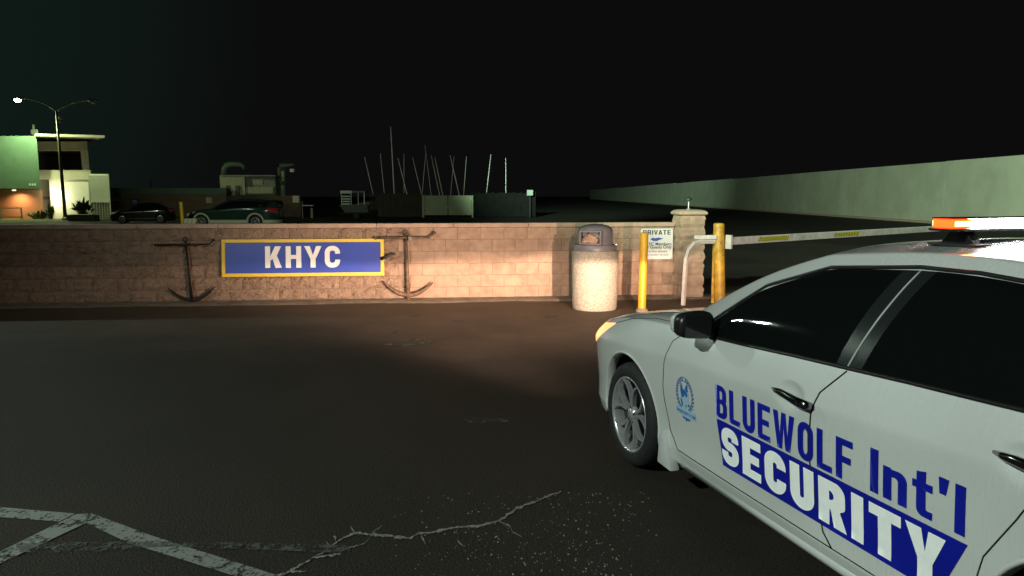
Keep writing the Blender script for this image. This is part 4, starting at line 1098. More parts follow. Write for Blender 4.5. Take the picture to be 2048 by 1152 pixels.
# ---- clubhouse on the left
YB = 53.
p = PT(60, 440, YB)
club = thing('clubhouse', 'two-storey clubhouse with green upper wall, brick ground floor and flat roof', 'building', (p.x, YB, 0)); S = Site(club, -.64)
M_GREEN = mat('green_stucco', (.15,.26,.165), .85, var=.08, vscale=1.5, bump=.15, bscale=20)
M_CREAM = mat('cream_stucco', (.52,.48,.36), .85, var=.07, vscale=1.5)
M_WWHITE = mat('white_stucco', (.66,.64,.52), .85, var=.05, vscale=1.2)
M_BRICK = mat('brown_brick', (.36,.20,.11), .85, var=.25, vscale=9, stretch=(1,1,4))
M_SOFFIT = mat('soffit', (.52,.48,.38), .8)
S.box('upper_wall', -260, 272, 73, 377, YB-1.4, 9, M_GREEN)
S.box('ground_wall', -260, 379, 84, 445, YB, 9, M_BRICK, floor=True)
S.box('pale_wall', 84.5, 357, 104, 445, YB+1.6, 6, M_CREAM, floor=True)
S.box('entry_wall', 104.5, 341, 180, 445, YB+.2, 5, M_WWHITE, floor=True)
S.box('parapet', 77, 340, 181, 359, YB+.1, .3, M_CREAM)
S.box('lintel', 74, 283, 174, 301, YB+.1, .3, M_CREAM)
S.box('corner_post', 165, 301, 176, 340, YB+.12, .35, M_WWHITE)
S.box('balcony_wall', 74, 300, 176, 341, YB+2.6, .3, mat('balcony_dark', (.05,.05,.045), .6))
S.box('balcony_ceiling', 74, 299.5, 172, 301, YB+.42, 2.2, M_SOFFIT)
x0, x1, z0, z1 = span(70, 270, 209, 275, YB-1.6); xb = -5.6
MB().add([(x0-club.location.x, -1.6, z0+.10),(x1-club.location.x, -1.6, z0-.02),(x1-club.location.x+xb-1.2, 7, z0+.05),(x0-club.location.x+xb, 7, z0+.3)] +
         [(x0-club.location.x, -1.6, z1+.10),(x1-club.location.x, -1.6, z1-.02),(x1-club.location.x+xb-1.2, 7, z1+.1),(x0-club.location.x+xb, 7, z1+.35)],
         [[3,2,1,0],[4,5,6,7],[0,1,5,4],[1,2,6,5],[2,3,7,6],[3,0,4,7]]).build('roof', M_SOFFIT, club)
S.box('roof_vent', 62, 258, 76, 270, YB+1, .8, mat('galv', (.35,.36,.34), .5, .5), bevel=.1)
S.box('vent_pipe', 65, 249, 69, 259, YB+1.2, .15, mat('galv', (.35,.36,.34), .5, .5))
for k, x in enumerate((59, 64, 69)): S.box('house_number', x, 367, x+3, 371.5, YB-1.4, .03, M_WHITE, y_off=-.03)
S.box('intercom', 86, 393, 100, 399, YB+1.6, .04, mat('grey_box', (.2,.18,.15), .6), y_off=-.045)
# handrail
for (a, b, c_, d) in ((-30,415,44,417),(-30,433,44,435),(0,417,2,438),(42,417,44,438),(-20,417,-18,438)): S.box('handrail', a, b, c_, d, YB-2.2, .05, mat('rail_paint', (.45,.4,.3), .5))
# warm soffit lamp and the bright entry lamp
wl = PT(28, 379, YB-.7)
MB().lathe([(.12,0),(.12,-.06),(0,-.08)], 14, c=(wl.x-club.location.x, -.7, wl.z-.02)).build('soffit_lamp', mat('warm_lit', (1,.8,.5), .4, emit=(1,.62,.32), estr=3), club)
lamp('soffit_light', 'SPOT', (wl.x, YB-.7, wl.z-.12), 330, (1,.58,.28), None, (wl.x, YB-.35, 0), 150, .8, .08)
el = PT(113, 386, YB+.1)
MB().box(el.x-club.location.x-.10, el.x-club.location.x+.10, -.12, .195, el.z-.16, el.z+.16).build('entry_lamp', mat('entry_lit', (1,1,.85), .4, emit=(1,.96,.72), estr=16), club, bevel=.03)
lamp('entry_light', 'POINT', (el.x, YB-.40, el.z-.25), 110, (1,.95,.66), None, radius=.12)
# louvred stair screen beside it
xs0, xs1, zs0, zs1 = span(182, 348, 216, 436, YB-.2)
st = thing('stair_screen', 'pale louvred screen with lattice foot beside the clubhouse wall', 'screen', ((xs0+xs1)/2, YB-.2, 0))
hw_ = (xs1-xs0)/2; M_LOUV = mat('louvre_paint', (.50,.50,.42), .6)
for sx in (-1, 1): MB().box(sx*hw_-.04, sx*hw_+.04, 0, .12, 0, zs1).build('post', M_LOUV, st)
nsl = 15; zmid = zs0 + (zs1-zs0)*.36
for k in range(nsl):
    z_ = zmid + (zs1-zmid)*k/nsl
    MB().add([(-hw_+.04,.0,z_),(hw_-.04,.0,z_),(hw_-.04,.09,z_+.13),(-hw_+.04,.09,z_+.13),(-hw_+.04,.015,z_),(hw_-.04,.015,z_),(hw_-.04,.105,z_+.13),(-hw_+.04,.105,z_+.13)], [[0,1,2,3],[7,6,5,4],[0,4,5,1],[3,2,6,7]]).build('slat', M_LOUV, st)
for k in range(7): MB().box(-hw_+.04+(2*hw_-.08)*k/7, -hw_+.065+(2*hw_-.08)*k/7, .03, .05, 0, zmid).build('lattice_bar', M_LOUV, st)
for k in range(8): MB().box(-hw_+.04, hw_-.04, .052, .07, zmid*k/8+.02, zmid*k/8+.045).build('lattice_bar', M_LOUV, st)
MB().box(-hw_+.04, hw_-.04, .16, .20, 0, zs1).build('backing', mat('backing_dark', (.09,.09,.075), .8), st)

# ---- twin-arm street lamp
pb = PT(131, 440, 50.)
def street_lamp(label, loc, rz, hgt, arm, lit, lean=(0,0), group='twin-arm street lamps'):
    r = thing('street_lamp', label, 'street lamp', loc, rz, group)
    m = mat('lamp_post', (.13,.13,.085), .55, .3, var=.2, vscale=4); ma = mat('lamp_arm', (.30,.32,.28), .4, .6)
    MB().lathe([(.22,0),(.22,.12),(.13,.2),(.12,.3)], 14).build('base', m, r, autos=40)
    MB().tube([(0,0,.15),(lean[0]*.5,0,hgt*.5),(lean[0],0,hgt)], [.115,.095,.07], 12).build('pole', m, r, smooth=True)
    for k, sg in enumerate((-1, 1)):
        pts = [(lean[0] + sg*arm*t, 0, hgt - .05 + .85*math.sin(t*math.pi*.5)**.8 * (1 if sg < 0 else .85)) for t in [i/10 for i in range(11)]]
        MB().tube(pts, [.04]*6 + [.032]*5, 8).build('arm', ma, r, smooth=True)
        e = pts[-1]
        h = MB().tube([(e[0]-sg*.08,0,e[2]),(e[0]+sg*.1,0,e[2]+.01),(e[0]+sg*.4,0,e[2]-.01),(e[0]+sg*.62,0,e[2]-.03)], [.05,.10,.13,.05], 10, flat=1.3).build('lamp_head', ma, r, smooth=True)
        on = k in lit
        MB().lathe([(0,-.16),(.12,-.13),(.19,-.06),(.20,.0)], 14, c=(e[0]+sg*.32, 0, e[2]-.075)).build('lens', mat('lens_lit', (1,1,.8), .4, emit=(1,.98,.5), estr=60) if on else mat('lens_off', (.4,.4,.36), .2), h)
        r['e%d' % k] = e[0]+sg*.32
    MB().box(.06+lean[0],.22+lean[0],-.06,.06,hgt-.75,hgt-.62).box(.12+lean[0],.34+lean[0],-.08,.08,hgt-.52,hgt-.36).build('camera_box', mat('grey_camera', (.4,.4,.36), .5), r, bevel=.02)
    return r
hgt = PT(119, 222, 50.).z
sl_ = street_lamp('tall street lamp with two curved arms, one lit, in front of the clubhouse', (pb.x, 50., 0), 0, hgt, 2.15, (0,), (-.08,0))
lp = PT(40, 201, 50.)
lamp('street_light', 'SPOT', (lp.x, 50., lp.z-.35), 1900, (.80,1,.50), None, (lp.x+1.5, 51.5, 0), 165, .5, .12)

# planter with a leafy shrub
def shrub(name, label, loc, w, h, n, seed, cat='shrub', box=None):
    rnd = random.Random(seed); r = thing(name, label, cat, loc)
    if box: MB().box(-box[0], box[0], -.35, .35, 0, box[1]).build('planter', mat('planter_concrete', (.22,.23,.17), .9, var=.2, vscale=6), r, bevel=.02)
    z0 = box[1] if box else 0
    lf = MB(); stm = MB()
    for i in range(n):
        a = rnd.uniform(0, 6.28); t = rnd.random(); rr = rnd.uniform(.1, 1)
        tip = Vector((math.cos(a)*w*rr, math.sin(a)*.4*rr, z0 + h*(.35 + .65*rnd.random()) * (1.1 - .5*rr)))
        base = Vector((tip.x*.35, tip.y*.3, z0 + .02)); mid = base.lerp(tip, .6) + Vector((0,0,h*.14))
        d = (tip-base); sdv = Vector((-d.y, d.x, 0)); sdv = sdv.normalized() if sdv.length > 1e-4 else Vector((1,0,0)); sdv = (sdv + Vector((rnd.uniform(-.6,.6),0,rnd.uniform(-.5,.5)))).normalized()
        wd = rnd.uniform(.05,.11)
        m1 = base.lerp(mid, .5)
        lf.add([m1, m1.lerp(mid,.6)+sdv*wd, mid+sdv*wd*.8, tip, mid-sdv*wd*.8, m1.lerp(mid,.6)-sdv*wd], [[0,1,2,5],[5,2,4],[2,3,4]])
        stm.tube([base, m1, mid], .012, 4)
    lf.build('foliage', mat('leaf_green', (.07,.12,.035), .5, var=.4, vscale=9), r, recalc=False); stm.build('stem', mat('stem_green', (.09,.10,.04), .7), r)
    return r
q = PT(160, 440, 48.); shrub('planter_shrub', 'broad-leaved shrub in a low concrete planter by the street lamp', (q.x+.25, 48., 0), 1.05, 1.15, 120, 3, box=(.85,.42))
q = PT(85, 440, 52.); shrub('low_shrub', 'low straggly bush below the handrail of the clubhouse', (q.x, 51.6, 0), 1.2, .75, 80, 5)
q = PT(112, 440, 52.); shrub('low_shrub', 'small grassy plant in the light of the bright entry lamp', (q.x, 51.4, 0), .4, 1.3, 40, 9)

# lawn strip before the clubhouse
a, b = GP(-400, 436), GP(208, 436)
tag(MB().add([(a.x, 44.5, .006),(b.x, 44.5, .006),(b.x+1, 52.9, .006),(a.x, 52.9, .006)], [[0,1,2,3]]).build('lawn', mat('lawn_grass', (.07,.085,.03), .95, var=.4, vscale=3, bump=.8, bscale=40)), kind='structure')

# ---- long low building and its roof plant
YL = 57.; q = PT(330, 440, YL)
low = thing('storage_building', 'long low brown storage building with a green painted band under its roof', 'building', (q.x, YL, 0)); S = Site(low, -.30)
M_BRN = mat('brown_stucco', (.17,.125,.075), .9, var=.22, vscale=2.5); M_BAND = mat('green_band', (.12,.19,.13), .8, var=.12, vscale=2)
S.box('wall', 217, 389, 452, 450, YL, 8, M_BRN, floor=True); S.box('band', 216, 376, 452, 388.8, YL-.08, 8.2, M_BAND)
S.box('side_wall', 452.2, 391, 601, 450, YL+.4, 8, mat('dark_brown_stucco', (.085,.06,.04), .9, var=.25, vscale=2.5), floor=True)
S.box('vent', 225, 397, 238, 402, YL, .05, M_CREAM, y_off=-.055); S.box('vent', 413, 395, 424, 406, YL, .05, M_CREAM, y_off=-.055); S.box('vent', 586, 391.5, 598, 405, YL+.4, .05, M_CREAM, y_off=-.055)
S.box('pilaster', 348, 389, 352, 450, YL-.1, .098, M_BRN, floor=True)
S.box('aerial', 301, 362, 302, 376, YL+2, .03, M_CHR)
x0, x1, z0, z1 = span(263, 396, 276, 409, YL-.1)
ns = thing('wall_notice', 'small blue notice with white lines on the brown building', 'sign', ((x0+x1)/2, YL-.10, (z0+z1)/2)); hw_, hh_ = (x1-x0)/2, (z1-z0)/2
MB().box(-hw_, hw_, .0, .099, -hh_, hh_).build('plate', mat('notice_blue', (.07,.08,.20), .5), ns)
for k in range(2): MB().box(-hw_*.6, hw_*.6, -.004, -.001, -hh_*.5+.14*k, -hh_*.5+.14*k+.05).build('print', M_WHITE, ns)

YU = 60.; q = PT(495, 390, YU); zr = PT(495, 391, YU).z
ru = thing('roof_plant', 'boxy cream ventilation housing with a hooked duct on the brown roof', 'roof unit', (q.x, YU, zr)); S = Site(ru)
M_PLT = mat('plant_cream', (.30,.29,.20), .7, var=.12, vscale=3); M_PLG = mat('plant_grey', (.17,.185,.165), .6, var=.15, vscale=3)
S.box('housing', 441, 352, 489, 390, YU, 3, M_PLT); S.box('housing', 489.5, 354, 550, 390, YU+.5, 3, M_PLG)
S.box('roof_edge', 440, 350, 551, 353, YU-.1, 3.4, M_PLG)
S.box('louvre', 505, 357, 526, 370, YU+.5, .06, M_PLT, y_off=-.065); S.box('louvre', 494, 374, 549, 387, YU+.5, .35, M_PLT, y_off=-.36)
for x in (454, 473): S.box('duct', x, 371, x+6, 391, YU, .2, mat('duct_dark', (.07,.07,.05), .6), y_off=-.21)
S.box('door', 460, 372, 472, 391, YU, .08, M_PLT, y_off=-.085)
pts = [PT(449, 352, YU+1), PT(449, 338, YU+1), PT(454, 331, YU+1), PT(465, 329, YU+1), PT(480, 329, YU+1), PT(487, 332, YU+1), PT(489, 340, YU+1)]
MB().tube([p_ - Vector((q.x, YU, zr)) for p_ in pts], [.28,.28,.27,.25,.22,.2,.14], 8).build('hooked_duct', mat('duct_green', (.07,.10,.085), .6), ru, smooth=True)
ru2 = thing('vent_stack', 'bent grey exhaust stack with a square outlet rising behind the roof', 'vent', (PT(568, 390, YU+1).x, YU+1, zr)); o2 = Vector(ru2.location)
MB().tube([PT(566, 391, YU+1)-o2, PT(566, 370, YU+1)-o2], [.2,.2], 10).build('neck', M_PLG, ru2)
MB().tube([PT(566, 372, YU+1)-o2, PT(564, 364, YU+1)-o2, PT(563, 335, YU+1)-o2], [.2,.34,.34], 4).build('stack', mat('duct_green', (.07,.10,.085), .6), ru2)
MB().tube([PT(560, 332, YU+1)-o2, PT(575, 331, YU+1)-o2, PT(588, 329, YU+1)-o2], [.22,.18,.1], 6).build('bend', mat('duct_green', (.07,.10,.085), .6), ru2)
c_ = PT(585, 341, YU+.7)-o2; MB().box(c_.x-.17, c_.x+.17, c_.y-.2, c_.y+.2, c_.z-.13, c_.z+.13).build('outlet', mat('outlet_white', (.62,.64,.62), .5), ru2, bevel=.02)
c_ = PT(566, 352, YU+.6)-o2; MB().box(c_.x-.10, c_.x+.10, c_.y-.05, c_.y+.05, c_.z-.4, c_.z+.4).build('hatch', M_PLT, ru2)

# ---- the two parked cars
def far_car(name, label, rows, loc, rz, sc, body_m, clad, group, cat):
    r = thing(name, label, cat, loc, rz, group); r.scale = sc
    wag = rows is not None and name == 'parked_wagon'
    b = car_bmesh(rows, 2, [(7, c) for c in range(8, 17 if wag else 15)], [(k, c) for k in (9, 10) for c in ((7, 8, 9, 17) if wag else (7, 8, 9, 14, 15, 16))])
    surf = BVHTree.FromBMesh(b)
    for ax in (0., -2.776): cut_arch(b, ax, AZ, .375)
    for s in (1, -1):
        take(b, lambda f, c: f.material_index == 1 and c.y*s > 0, 'window', M_TINT, r)
        take(b, lambda f, c: f.material_index == 0 and c.y*s > .35 and pip((c.x, c.z), HL), 'headlight', mat('far_lens', (.5,.5,.46), .15), r)
        take(b, lambda f, c: f.material_index == 0 and c.y*s > .4 and pip((c.x, c.z), [(x, z) for x, z in TL]), 'tail_light', mat('far_tail', (.42,.02,.03), .3), r)
    take(b, lambda f, c: f.material_index == 2 and c.x > -1.8, 'windshield', M_TINT, r)
    take(b, lambda f, c: f.material_index == 2, 'rear_window', M_TINT, r)
    if clad: take(b, lambda f, c: f.material_index == 0 and c.z < .40, 'cladding', clad, r)
    take(b, lambda f, c: True, 'body', body_m, r); b.free()
    for s in (1, -1):
        for ax in (0., -2.776):
            w = MB().lathe([(0,-.1),(.20,-.1),(.325,-.09),(.332,-.03),(.332,.05),(.30,.10),(.21,.095),(.2,.08),(.0,.07)], 28, axis='y').build('wheel', M_RUB, r, smooth=True); w.location = (ax, .785*s, AZ); w.rotation_euler = (0, 0, 0 if s > 0 else math.pi)
            rm = MB().lathe([(0,.088),(.03,.088),(.04,.08)], 12, axis='y')
            for k in range(6):
                a = k*math.pi/3; rm.tube([(0,.082,0),(.2*math.cos(a),.088,.2*math.sin(a))], .022, 5)
            rm.lathe([(.185,.08),(.2,.1),(.215,.098)], 24, axis='y').build('rim', M_RIM, w)
            if clad:
                vs_ = []; K = 24
                for k in range(K+1):
                    a = R(-10) + R(200)*k/K; h = surf.ray_cast(Vector((ax+.40*math.cos(a), 2*s, AZ+.40*math.sin(a))), Vector((0,-s,0))); y_ = h[0].y if h[0] else .88*s
                    for rr, dy in ((.455,.0),(.445,.015),(.37,.018),(.365,-.05)): vs_.append((ax+rr*math.cos(a), y_+dy*s, AZ+rr*math.sin(a)))
                MB().add(vs_, [[k*4+j, k*4+j+1, k*4+5+j, k*4+4+j] for k in range(K) for j in range(3)]).build('arch_trim', clad, r, smooth=True)
        rbox((-.78, .99*s, 1.03), (.06,.09,.06), None, body_m, 'mirror', r)
        for hx, hz in HND: MB().tube([(hx+.1, .915*s, hz),(hx-.1, .93*s, hz)], .014, 6).build('handle', M_CHR, r)
        if wag: MB().tube([(-1.3,.60*s,1.44),(-1.4,.60*s,1.49),(-2.6,.60*s,1.49),(-2.75,.60*s,1.43)], .014, 6).build('roof_rail', M_BLK, r)
    MB().box(-3.6,.8,-.5,.5,.17,.32).build('underbody', M_DARK, r)
    return r
M_DGRN = mat('dark_green_paint', (.012,.035,.024), .16, coat=.8, spec=.6); M_TAN = mat('tan_cladding', (.42,.42,.32), .55)
q = PT(383, 455, 38.5)
far_car('parked_wagon', 'dark green station wagon with pale lower cladding parked side-on behind the wall', wagon_rows(), (q.x+.75, 38.8, 0), R(180), (.98,1,.98), M_DGRN, M_TAN, 'cars parked beyond the wall', 'car')
M_BPAINT = mat('black_car_paint', (.006,.006,.007), .18, coat=.8)
q = PT(232, 455, 44.)
far_car('parked_sedan', 'low black sedan parked in front of the brown storage building', sedan_rows(), (q.x+.5, 44., 0), R(200), (.72,.95,.84), M_BPAINT, None, 'cars parked beyond the wall', 'car')
q = PT(366, 450, 36.); fb = thing('bollard', 'thin yellow bollard standing behind the wall at the front of the wagon', 'bollard', (q.x, 36., 0), 0, 'yellow steel bollards'); pipe(fb, .085, PT(366, 404, 36.).z, yel('yellow_paint', False), (-.03, 0)); MB().lathe([(.13,0),(.12,.04),(.085,.06)], 14).build('collar', mat('gutter', (.2,.165,.125)), fb)
x0, x1, z0, z1 = span(371, 437, 395, 446, 35.5)
ws = thing('concrete_barrier', 'short white concrete block beside the thin yellow bollard', 'barrier', ((x0+x1)/2, 35.5, 0)); hw_ = (x1-x0)/2
MB().prism([(-hw_,0),(hw_,0),(hw_*.97,z1),(-hw_*.97,z1)], -.15, .15).build('block', mat('white_concrete', (.62,.58,.46), .8, var=.1, vscale=5), ws, bevel=.02)
for k in range(3): MB().prism([(-hw_*.7+.2*k, .3),(-hw_*.7+.08+.2*k, .3),(-hw_*.7+.16+.2*k, z1-.03),(-hw_*.7+.08+.2*k, z1-.03)], -.154, -.151).build('stripe', mat('stripe_ochre', (.45,.36,.18), .8), ws)

# ---- boat yard: fence, gate, motor boat, masts
YF = 56.
def fence(label, px0, px1, top, n, m, Y=YF):
    x0, x1, z0, z1 = span(px0, top, px1, 440, Y); f = thing('yard_fence', label, 'fence', ((x0+x1)/2, Y, 0)); hw_ = (x1-x0)/2
    for k in range(n): MB().box(-hw_+2*hw_*k/n+.015, -hw_+2*hw_*(k+1)/n-.015, 0, .06, .05, z1+random.uniform(-.04,.04)).build('panel', m, f)
    for k in range(n+1): MB().box(-hw_+2*hw_*k/n-.05, -hw_+2*hw_*k/n+.05, .061, .14, 0, z1+.08).build('post', m, f)
    return f
fence('dark brown yard fence between the motor boat and the pale double gate', 741, 848, 388, 8, mat('fence_brown', (.030,.026,.018), .9, var=.25, vscale=2))
fence('dark grey yard fence running from the pale double gate to the long wall', 944, 1070, 386, 9, mat('fence_grey', (.006,.006,.006), .95, spec=.1, var=.25, vscale=2))
x0, x1, z0, z1 = span(849, 391, 943, 427, YF-.3)
yg = thing('yard_gate', 'pale green double-leaf gate in the yard fence below the masts', 'gate', ((x0+x1)/2, YF-.3, 0)); hw_ = (x1-x0)/2; M_GATE = mat('gate_paint', (.30,.32,.21), .75, var=.12, vscale=1.5)
for sg in (-1, 1):
    lf_ = MB().box(min(sg*.03, sg*hw_), max(sg*.03, sg*hw_), 0, .05, z0*.6, z1).build('leaf', M_GATE, yg)
    for z_ in (z0+.15, z1-.3): MB().box(sg*hw_-.12, sg*hw_+.06, -.03, -.001, z_, z_+.14).build('hinge', M_BLK, lf_)
MB().box(-.09, .09, -.04, -.002, z0+.35, z0+.62).build('lock', M_BLK, yg); MB().box(-hw_-.16, -hw_-.02, -.05, .12, 0, z1+.02).build('post', M_GATE, yg); MB().box(hw_+.02, hw_+.12, -.05, .12, 0, z1).build('post', M_GATE, yg)
x0, x1, z0, z1 = span(684, 381, 738, 432, 52.)
mbt = thing('motor_boat', 'small white motor boat with a canopy standing on a trailer', 'boat', ((x0+x1)/2, 52., 0)); hw_ = (x1-x0)/2; M_GEL = mat('gelcoat', (.48,.52,.47), .35)
hull = [(-hw_,.95),(-hw_*.8,.55),(hw_*.9,.55),(hw_,.98)]
MB().add([(-hw_,-.75,1.0),(hw_,-.8,1.0),(hw_*.95,-.25,.45),(-hw_*.75,-.25,.45),(-hw_,.75,1.0),(hw_,.8,1.0),(hw_*.95,.25,.45),(-hw_*.75,.25,.45)], [[0,1,2,3],[4,7,6,5],[0,4,5,1],[1,5,6,2],[2,6,7,3],[3,7,4,0]]).build('hull', mat('hull_grey', (.16,.19,.17), .4), mbt, bevel=.03)
MB().box(-hw_*.97, -hw_*.1, -.6, .6, z1-.22, z1).build('canopy', M_GEL, mbt, bevel=.06)
MB().box(-hw_*.1, hw_*.85, -.6, .6, z1-.16, z1-.03).build('canopy', mat('canopy_dark', (.10,.12,.13), .6), mbt, bevel=.04)
for k, (a, b) in enumerate(((-.9,-.86),(-.2,-.16),(.3,.34),(.72,.78))): MB().box(hw_*a, hw_*b, -.55, -.5, .95, z1-.15).build('stanchion', M_GEL, mbt)
for k in range(4): MB().box(-hw_*.8, -hw_*.2, -.80, -.72, 1.0+.17*k, 1.09+.17*k).build('locker', M_GEL, mbt, bevel=.015)
for sg in (-1, 1): MB().lathe([(0,-.07),(.2,-.07),(.24,0),(.2,.07),(0,.07)], 14, c=(.2,sg*.7,.24), axis='y').build('trailer_wheel', M_RUB, mbt)
MB().box(-hw_*1.1, hw_*.8, -.55, -.48, .34, .44).box(-hw_*1.1, hw_*.8, .48, .55, .34, .44).box(.12,.28,-.7,.7,.2,.34).build('trailer', M_DARK, mbt)
MA = [(390,690,322,390,.9),(500,675,468,355,.9),(597,710,565,110,1.7),(713,722,633,402,1.35),(690,720,688,360,.9),(840,690,768,392,1.1),(860,710,890,365,1.),(938,715,884,280,1.),(1015,720,942,375,1.2),(1042,708,976,395,1.1),(1195,710,1118,375,1.4),(1130,660,1155,385,.9),(1247,710,1270,385,1.),(1460,700,1498,365,1.),(1637,670,1636,398,.9)]
MLAB = ['boat mast leaning over the canopy of the white motor boat', 'thin mast between the motor boat and the tallest mast', 'tallest white boat mast, rising far above the others in the yard',
        'bright mast leaning across the thin upright one beside the tallest mast', 'thin upright mast just behind a bright leaning one, next to the tallest mast', 'leaning mast above the join of the brown fence and the pale gate',
        'shorter mast crossing in front of the second tallest mast', 'second tallest boat mast, thin and crossing a shorter one', 'brighter mast of the close parallel leaning pair above the pale gate', 'slightly shorter mast of the close parallel leaning pair above the pale gate',
        'bright mast leaning across a faint one above the pale gate', 'faint short mast crossed by a bright leaning one', 'mast leaning the other way beside the crossed pair at the gate post', 'mast leaning outward above the middle of the grey fence', 'lone upright thin mast at the end of the grey fence near the long wall']
M_MAST = mat('mast_alloy', (.85,.85,.83), .45)
M_HULL = mat('dinghy_cover', (.12,.125,.12), .85, var=.2, vscale=2)
for i, (bx, by, tx, ty, w) in enumerate(MA):
    Y = 62. + (i * 37 % 9)
    a = PT(660+bx*.2148, 230+by*.2148, Y); t = PT(660+tx*.2148, 230+ty*.2148, Y); d = (t - a); k = (a.z - .75) / d.z; foot = a - d*k
    lab = MLAB[i]
    r = thing('sailing_dinghy', lab, 'sailing boat', (foot.x, Y, 0), 0, 'masts in the boat yard')
    L_ = lambda p_: (p_.x-foot.x, p_.y-Y, p_.z)
    MB().tube([L_(foot), L_(foot.lerp(t,.6)), L_(t)], [.030*w, .028*w, .020*w], 7).build('mast', M_MAST, r, smooth=True)
    MB().tube([(-1.7,0,.8),(-.9,0,.62),(.4,0,.58),(1.7,0,.7)], [.12,.5,.6,.45], 8, flat=1.).build('hull', M_HULL, r, smooth=True)
    if i in (2, 5, 13, 14): MB().tube([L_(foot.lerp(t,.06)), (.9 if i > 5 else -.9, 0, L_(foot.lerp(t,.06))[2]+.05)], [.05,.04], 6).build('boom', M_MAST, r, smooth=True)
    for sg in (-1, 1): MB().box(-.4,.4,sg*.35-.04,sg*.35+.04,0,.3).build('cradle', M_DARK, r)

# ---- long pale retaining wall on the right, running away from the lot
p0, p1 = Vector((24.2, 20, 0)), Vector((31.0, 300, 0))
rw = thing('retaining_wall', 'long tall pale plastered wall running into the distance beyond the barrier', 'wall', tuple(p0), math.atan2(p1.y-p0.y, p1.x-p0.x)); Lw = (p1-p0).length
M_PALE = mat('pale_plaster', (.46,.48,.38), .9, var=.12, vscale=.5, bump=.15, bscale=3)
n = 24
for k in range(n):
    a = Lw*k/n; MB().box(a+.01, a+Lw/n-.01, -.3, 0, 0, 3.55+random.uniform(-.04,.04)).build('panel', M_PALE, rw)
MB().box(0, Lw, -.26, -.04, 0, 3.4).build('core', M_MORTAR, rw)
MB().box(0, Lw, .03, .35, 0, .12).build('kerb', M_CAP, rw)
x0, x1, z0, z1 = span(1054, 380, 1066, 391, 55.)
yb = thing('yard_notice', 'small pale notice board at the end of the grey yard fence', 'sign', ((x0+x1)/2, 55., 0)); MB().box(-(x1-x0)/2, (x1-x0)/2, 0, .04, z0, z1).build('board', mat('notice_grey', (.16,.18,.17), .6), yb); MB().box(-.04,.04,.041,.09,0,z1).build('post', M_DARK, yb)
# little traffic things left of the masts
x0, x1, z0, z1 = span(604, 402, 626, 440, 54.)
tr_ = thing('hand_trolley', 'small pale hand trolley standing beside the brown building', 'trolley', (x0, 54., 0))
MB().box(0, x1-x0, 0, .05, PT(604,411,54.).z-.03, PT(604,411,54.).z+.03).build('handle', M_GEL, tr_); MB().box((x1-x0)*.75, (x1-x0)*.95, 0, .2, .0, PT(604,416,54.).z).build('body', M_PLG, tr_, bevel=.02); MB().box(.03,.08,.0,.05,0,PT(604,402,54.).z).build('upright', M_PLG, tr_)

# ---- the lot's own lamp pole, just outside the picture on the left: one head over the lot, one added flood head towards the boat yard
pp = Vector((-8.6, -2.6, 0))
ln = thing('lot_lamp', 'tall lamp pole with a lot lamp and an added flood head standing beside the parking lines', 'street lamp', tuple(pp))
MB().lathe([(.2,0),(.2,.1),(.12,.18),(.1,.25)], 14).build('base', mat('lamp_post', (.13,.13,.085), .55), ln)
MB().tube([(0,0,.1),(0,0,8.4)], [.1,.07], 12).build('pole', mat('lamp_post', (.13,.13,.085), .55), ln, smooth=True)
HEAD = Vector((-6.5, -2.0, 6.2))
MB().tube([(0,0,7.9), tuple((HEAD-pp)*.5 + Vector((0,0,4.2))), tuple(HEAD-pp + Vector((0,0,.15)))], .04, 8).build('arm', mat('lamp_arm', (.30,.32,.28), .4, .6), ln, smooth=True)
h_ = HEAD - pp; MB().box(h_.x-.25, h_.x+.25, h_.y-.18, h_.y+.18, h_.z+.03, h_.z+.16).build('lamp_head', mat('lamp_arm', (.30,.32,.28), .4, .6), ln, bevel=.03)
MB().box(h_.x-.2, h_.x+.2, h_.y-.13, h_.y+.13, h_.z+.015, h_.z+.029).build('lens', mat('lot_lens', (1,1,.95), .4, emit=(.85,1,.85), estr=30), ln)
lamp('lot_light', 'SPOT', tuple(HEAD), 5500, (.84,1,.88), None, (1.3, 2.5, .3), 128, .9, .14)
MB().tube([(0,0,8.3),(.2,.3,8.4)], .04, 8).build('arm', mat('lamp_arm', (.30,.32,.28), .4, .6), ln); 
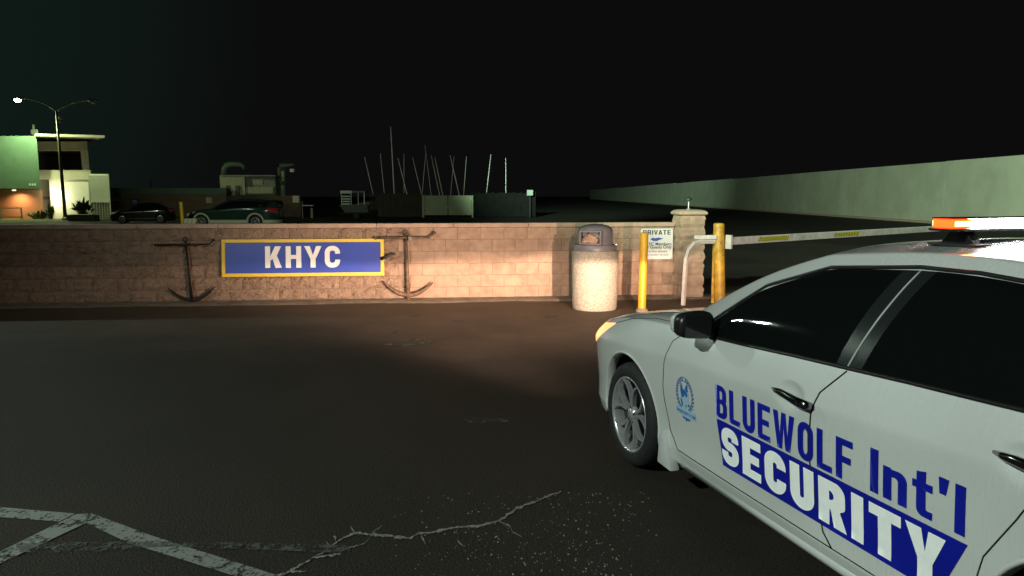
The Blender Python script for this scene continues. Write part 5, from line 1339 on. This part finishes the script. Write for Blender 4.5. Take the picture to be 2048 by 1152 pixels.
MB().box(.05,.45,.32,.5,8.25,8.6).build('added_flood_head', mat('lamp_arm', (.30,.32,.28), .4, .6), ln, bevel=.03)  # housing for the added floods
# a second lot lamp beyond the wall, left of the picture
p2 = Vector((-23.4, 23.1, 0)); H2 = Vector((-19.6, 22.6, 11.0))
l2 = thing('lot_lamp', 'tall single-arm lamp pole standing on the far side of the block wall', 'street lamp', tuple(p2))
MB().lathe([(.2,0),(.2,.1),(.12,.18),(.1,.25)], 14).build('base', mat('lamp_post', (.13,.13,.085), .55), l2)
MB().tube([(0,0,.1),(0,0,10.6)], [.12,.07], 12).build('pole', mat('lamp_post', (.13,.13,.085), .55), l2, smooth=True)
MB().tube([(0,0,10.5),(.8,-.1,11.1),(2.2,-.3,11.3),tuple(H2-p2+Vector((-.2,0,.14)))], .04, 8).build('arm', mat('lamp_arm', (.30,.32,.28), .4, .6), l2, smooth=True)
h2 = H2 - p2; MB().box(h2.x-.35, h2.x+.35, h2.y-.2, h2.y+.2, h2.z+.03, h2.z+.18).build('lamp_head', mat('lamp_arm', (.30,.32,.28), .4, .6), l2, bevel=.04)
MB().lathe([(0,-.20),(.18,-.15),(.27,-.05),(.28,.029)], 18, c=tuple(h2)).build('lens', mat('lot_lens', (1,1,.95), .4), l2, smooth=True)
lamp('lot_light', 'SPOT', tuple(H2 - Vector((0,0,.2))), 4500, (.80,1,.84), None, tuple(H2 + Vector((8,-9,-8))), 150, .6, .2)
fpos = pp + Vector((.25, .62, 8.42))
lamp('added_flood', 'SPOT', tuple(fpos), 95000, (.74,1,.70), None, tuple(fpos + Vector((.80, 1, -.06))*60), 46, 1., .15)  # added flood, out of view, to brighten the near part of the pale wall
lamp('added_flood', 'SPOT', tuple(fpos + Vector((.2,0,0))), 14000, (.85,1,.72), None, tuple(fpos + Vector((-.10, 1, -.09))*60), 32, 1., .15)  # added flood, out of view, to brighten the storage building and wagon
lamp('added_flood', 'SPOT', tuple(fpos + Vector((.1,0,0))), 480000, (.66,1,.70), None, tuple(fpos + Vector((.215, 1, -.045))*60), 19, 1., .15)  # added narrow flood, out of view, to brighten the far wall and masts
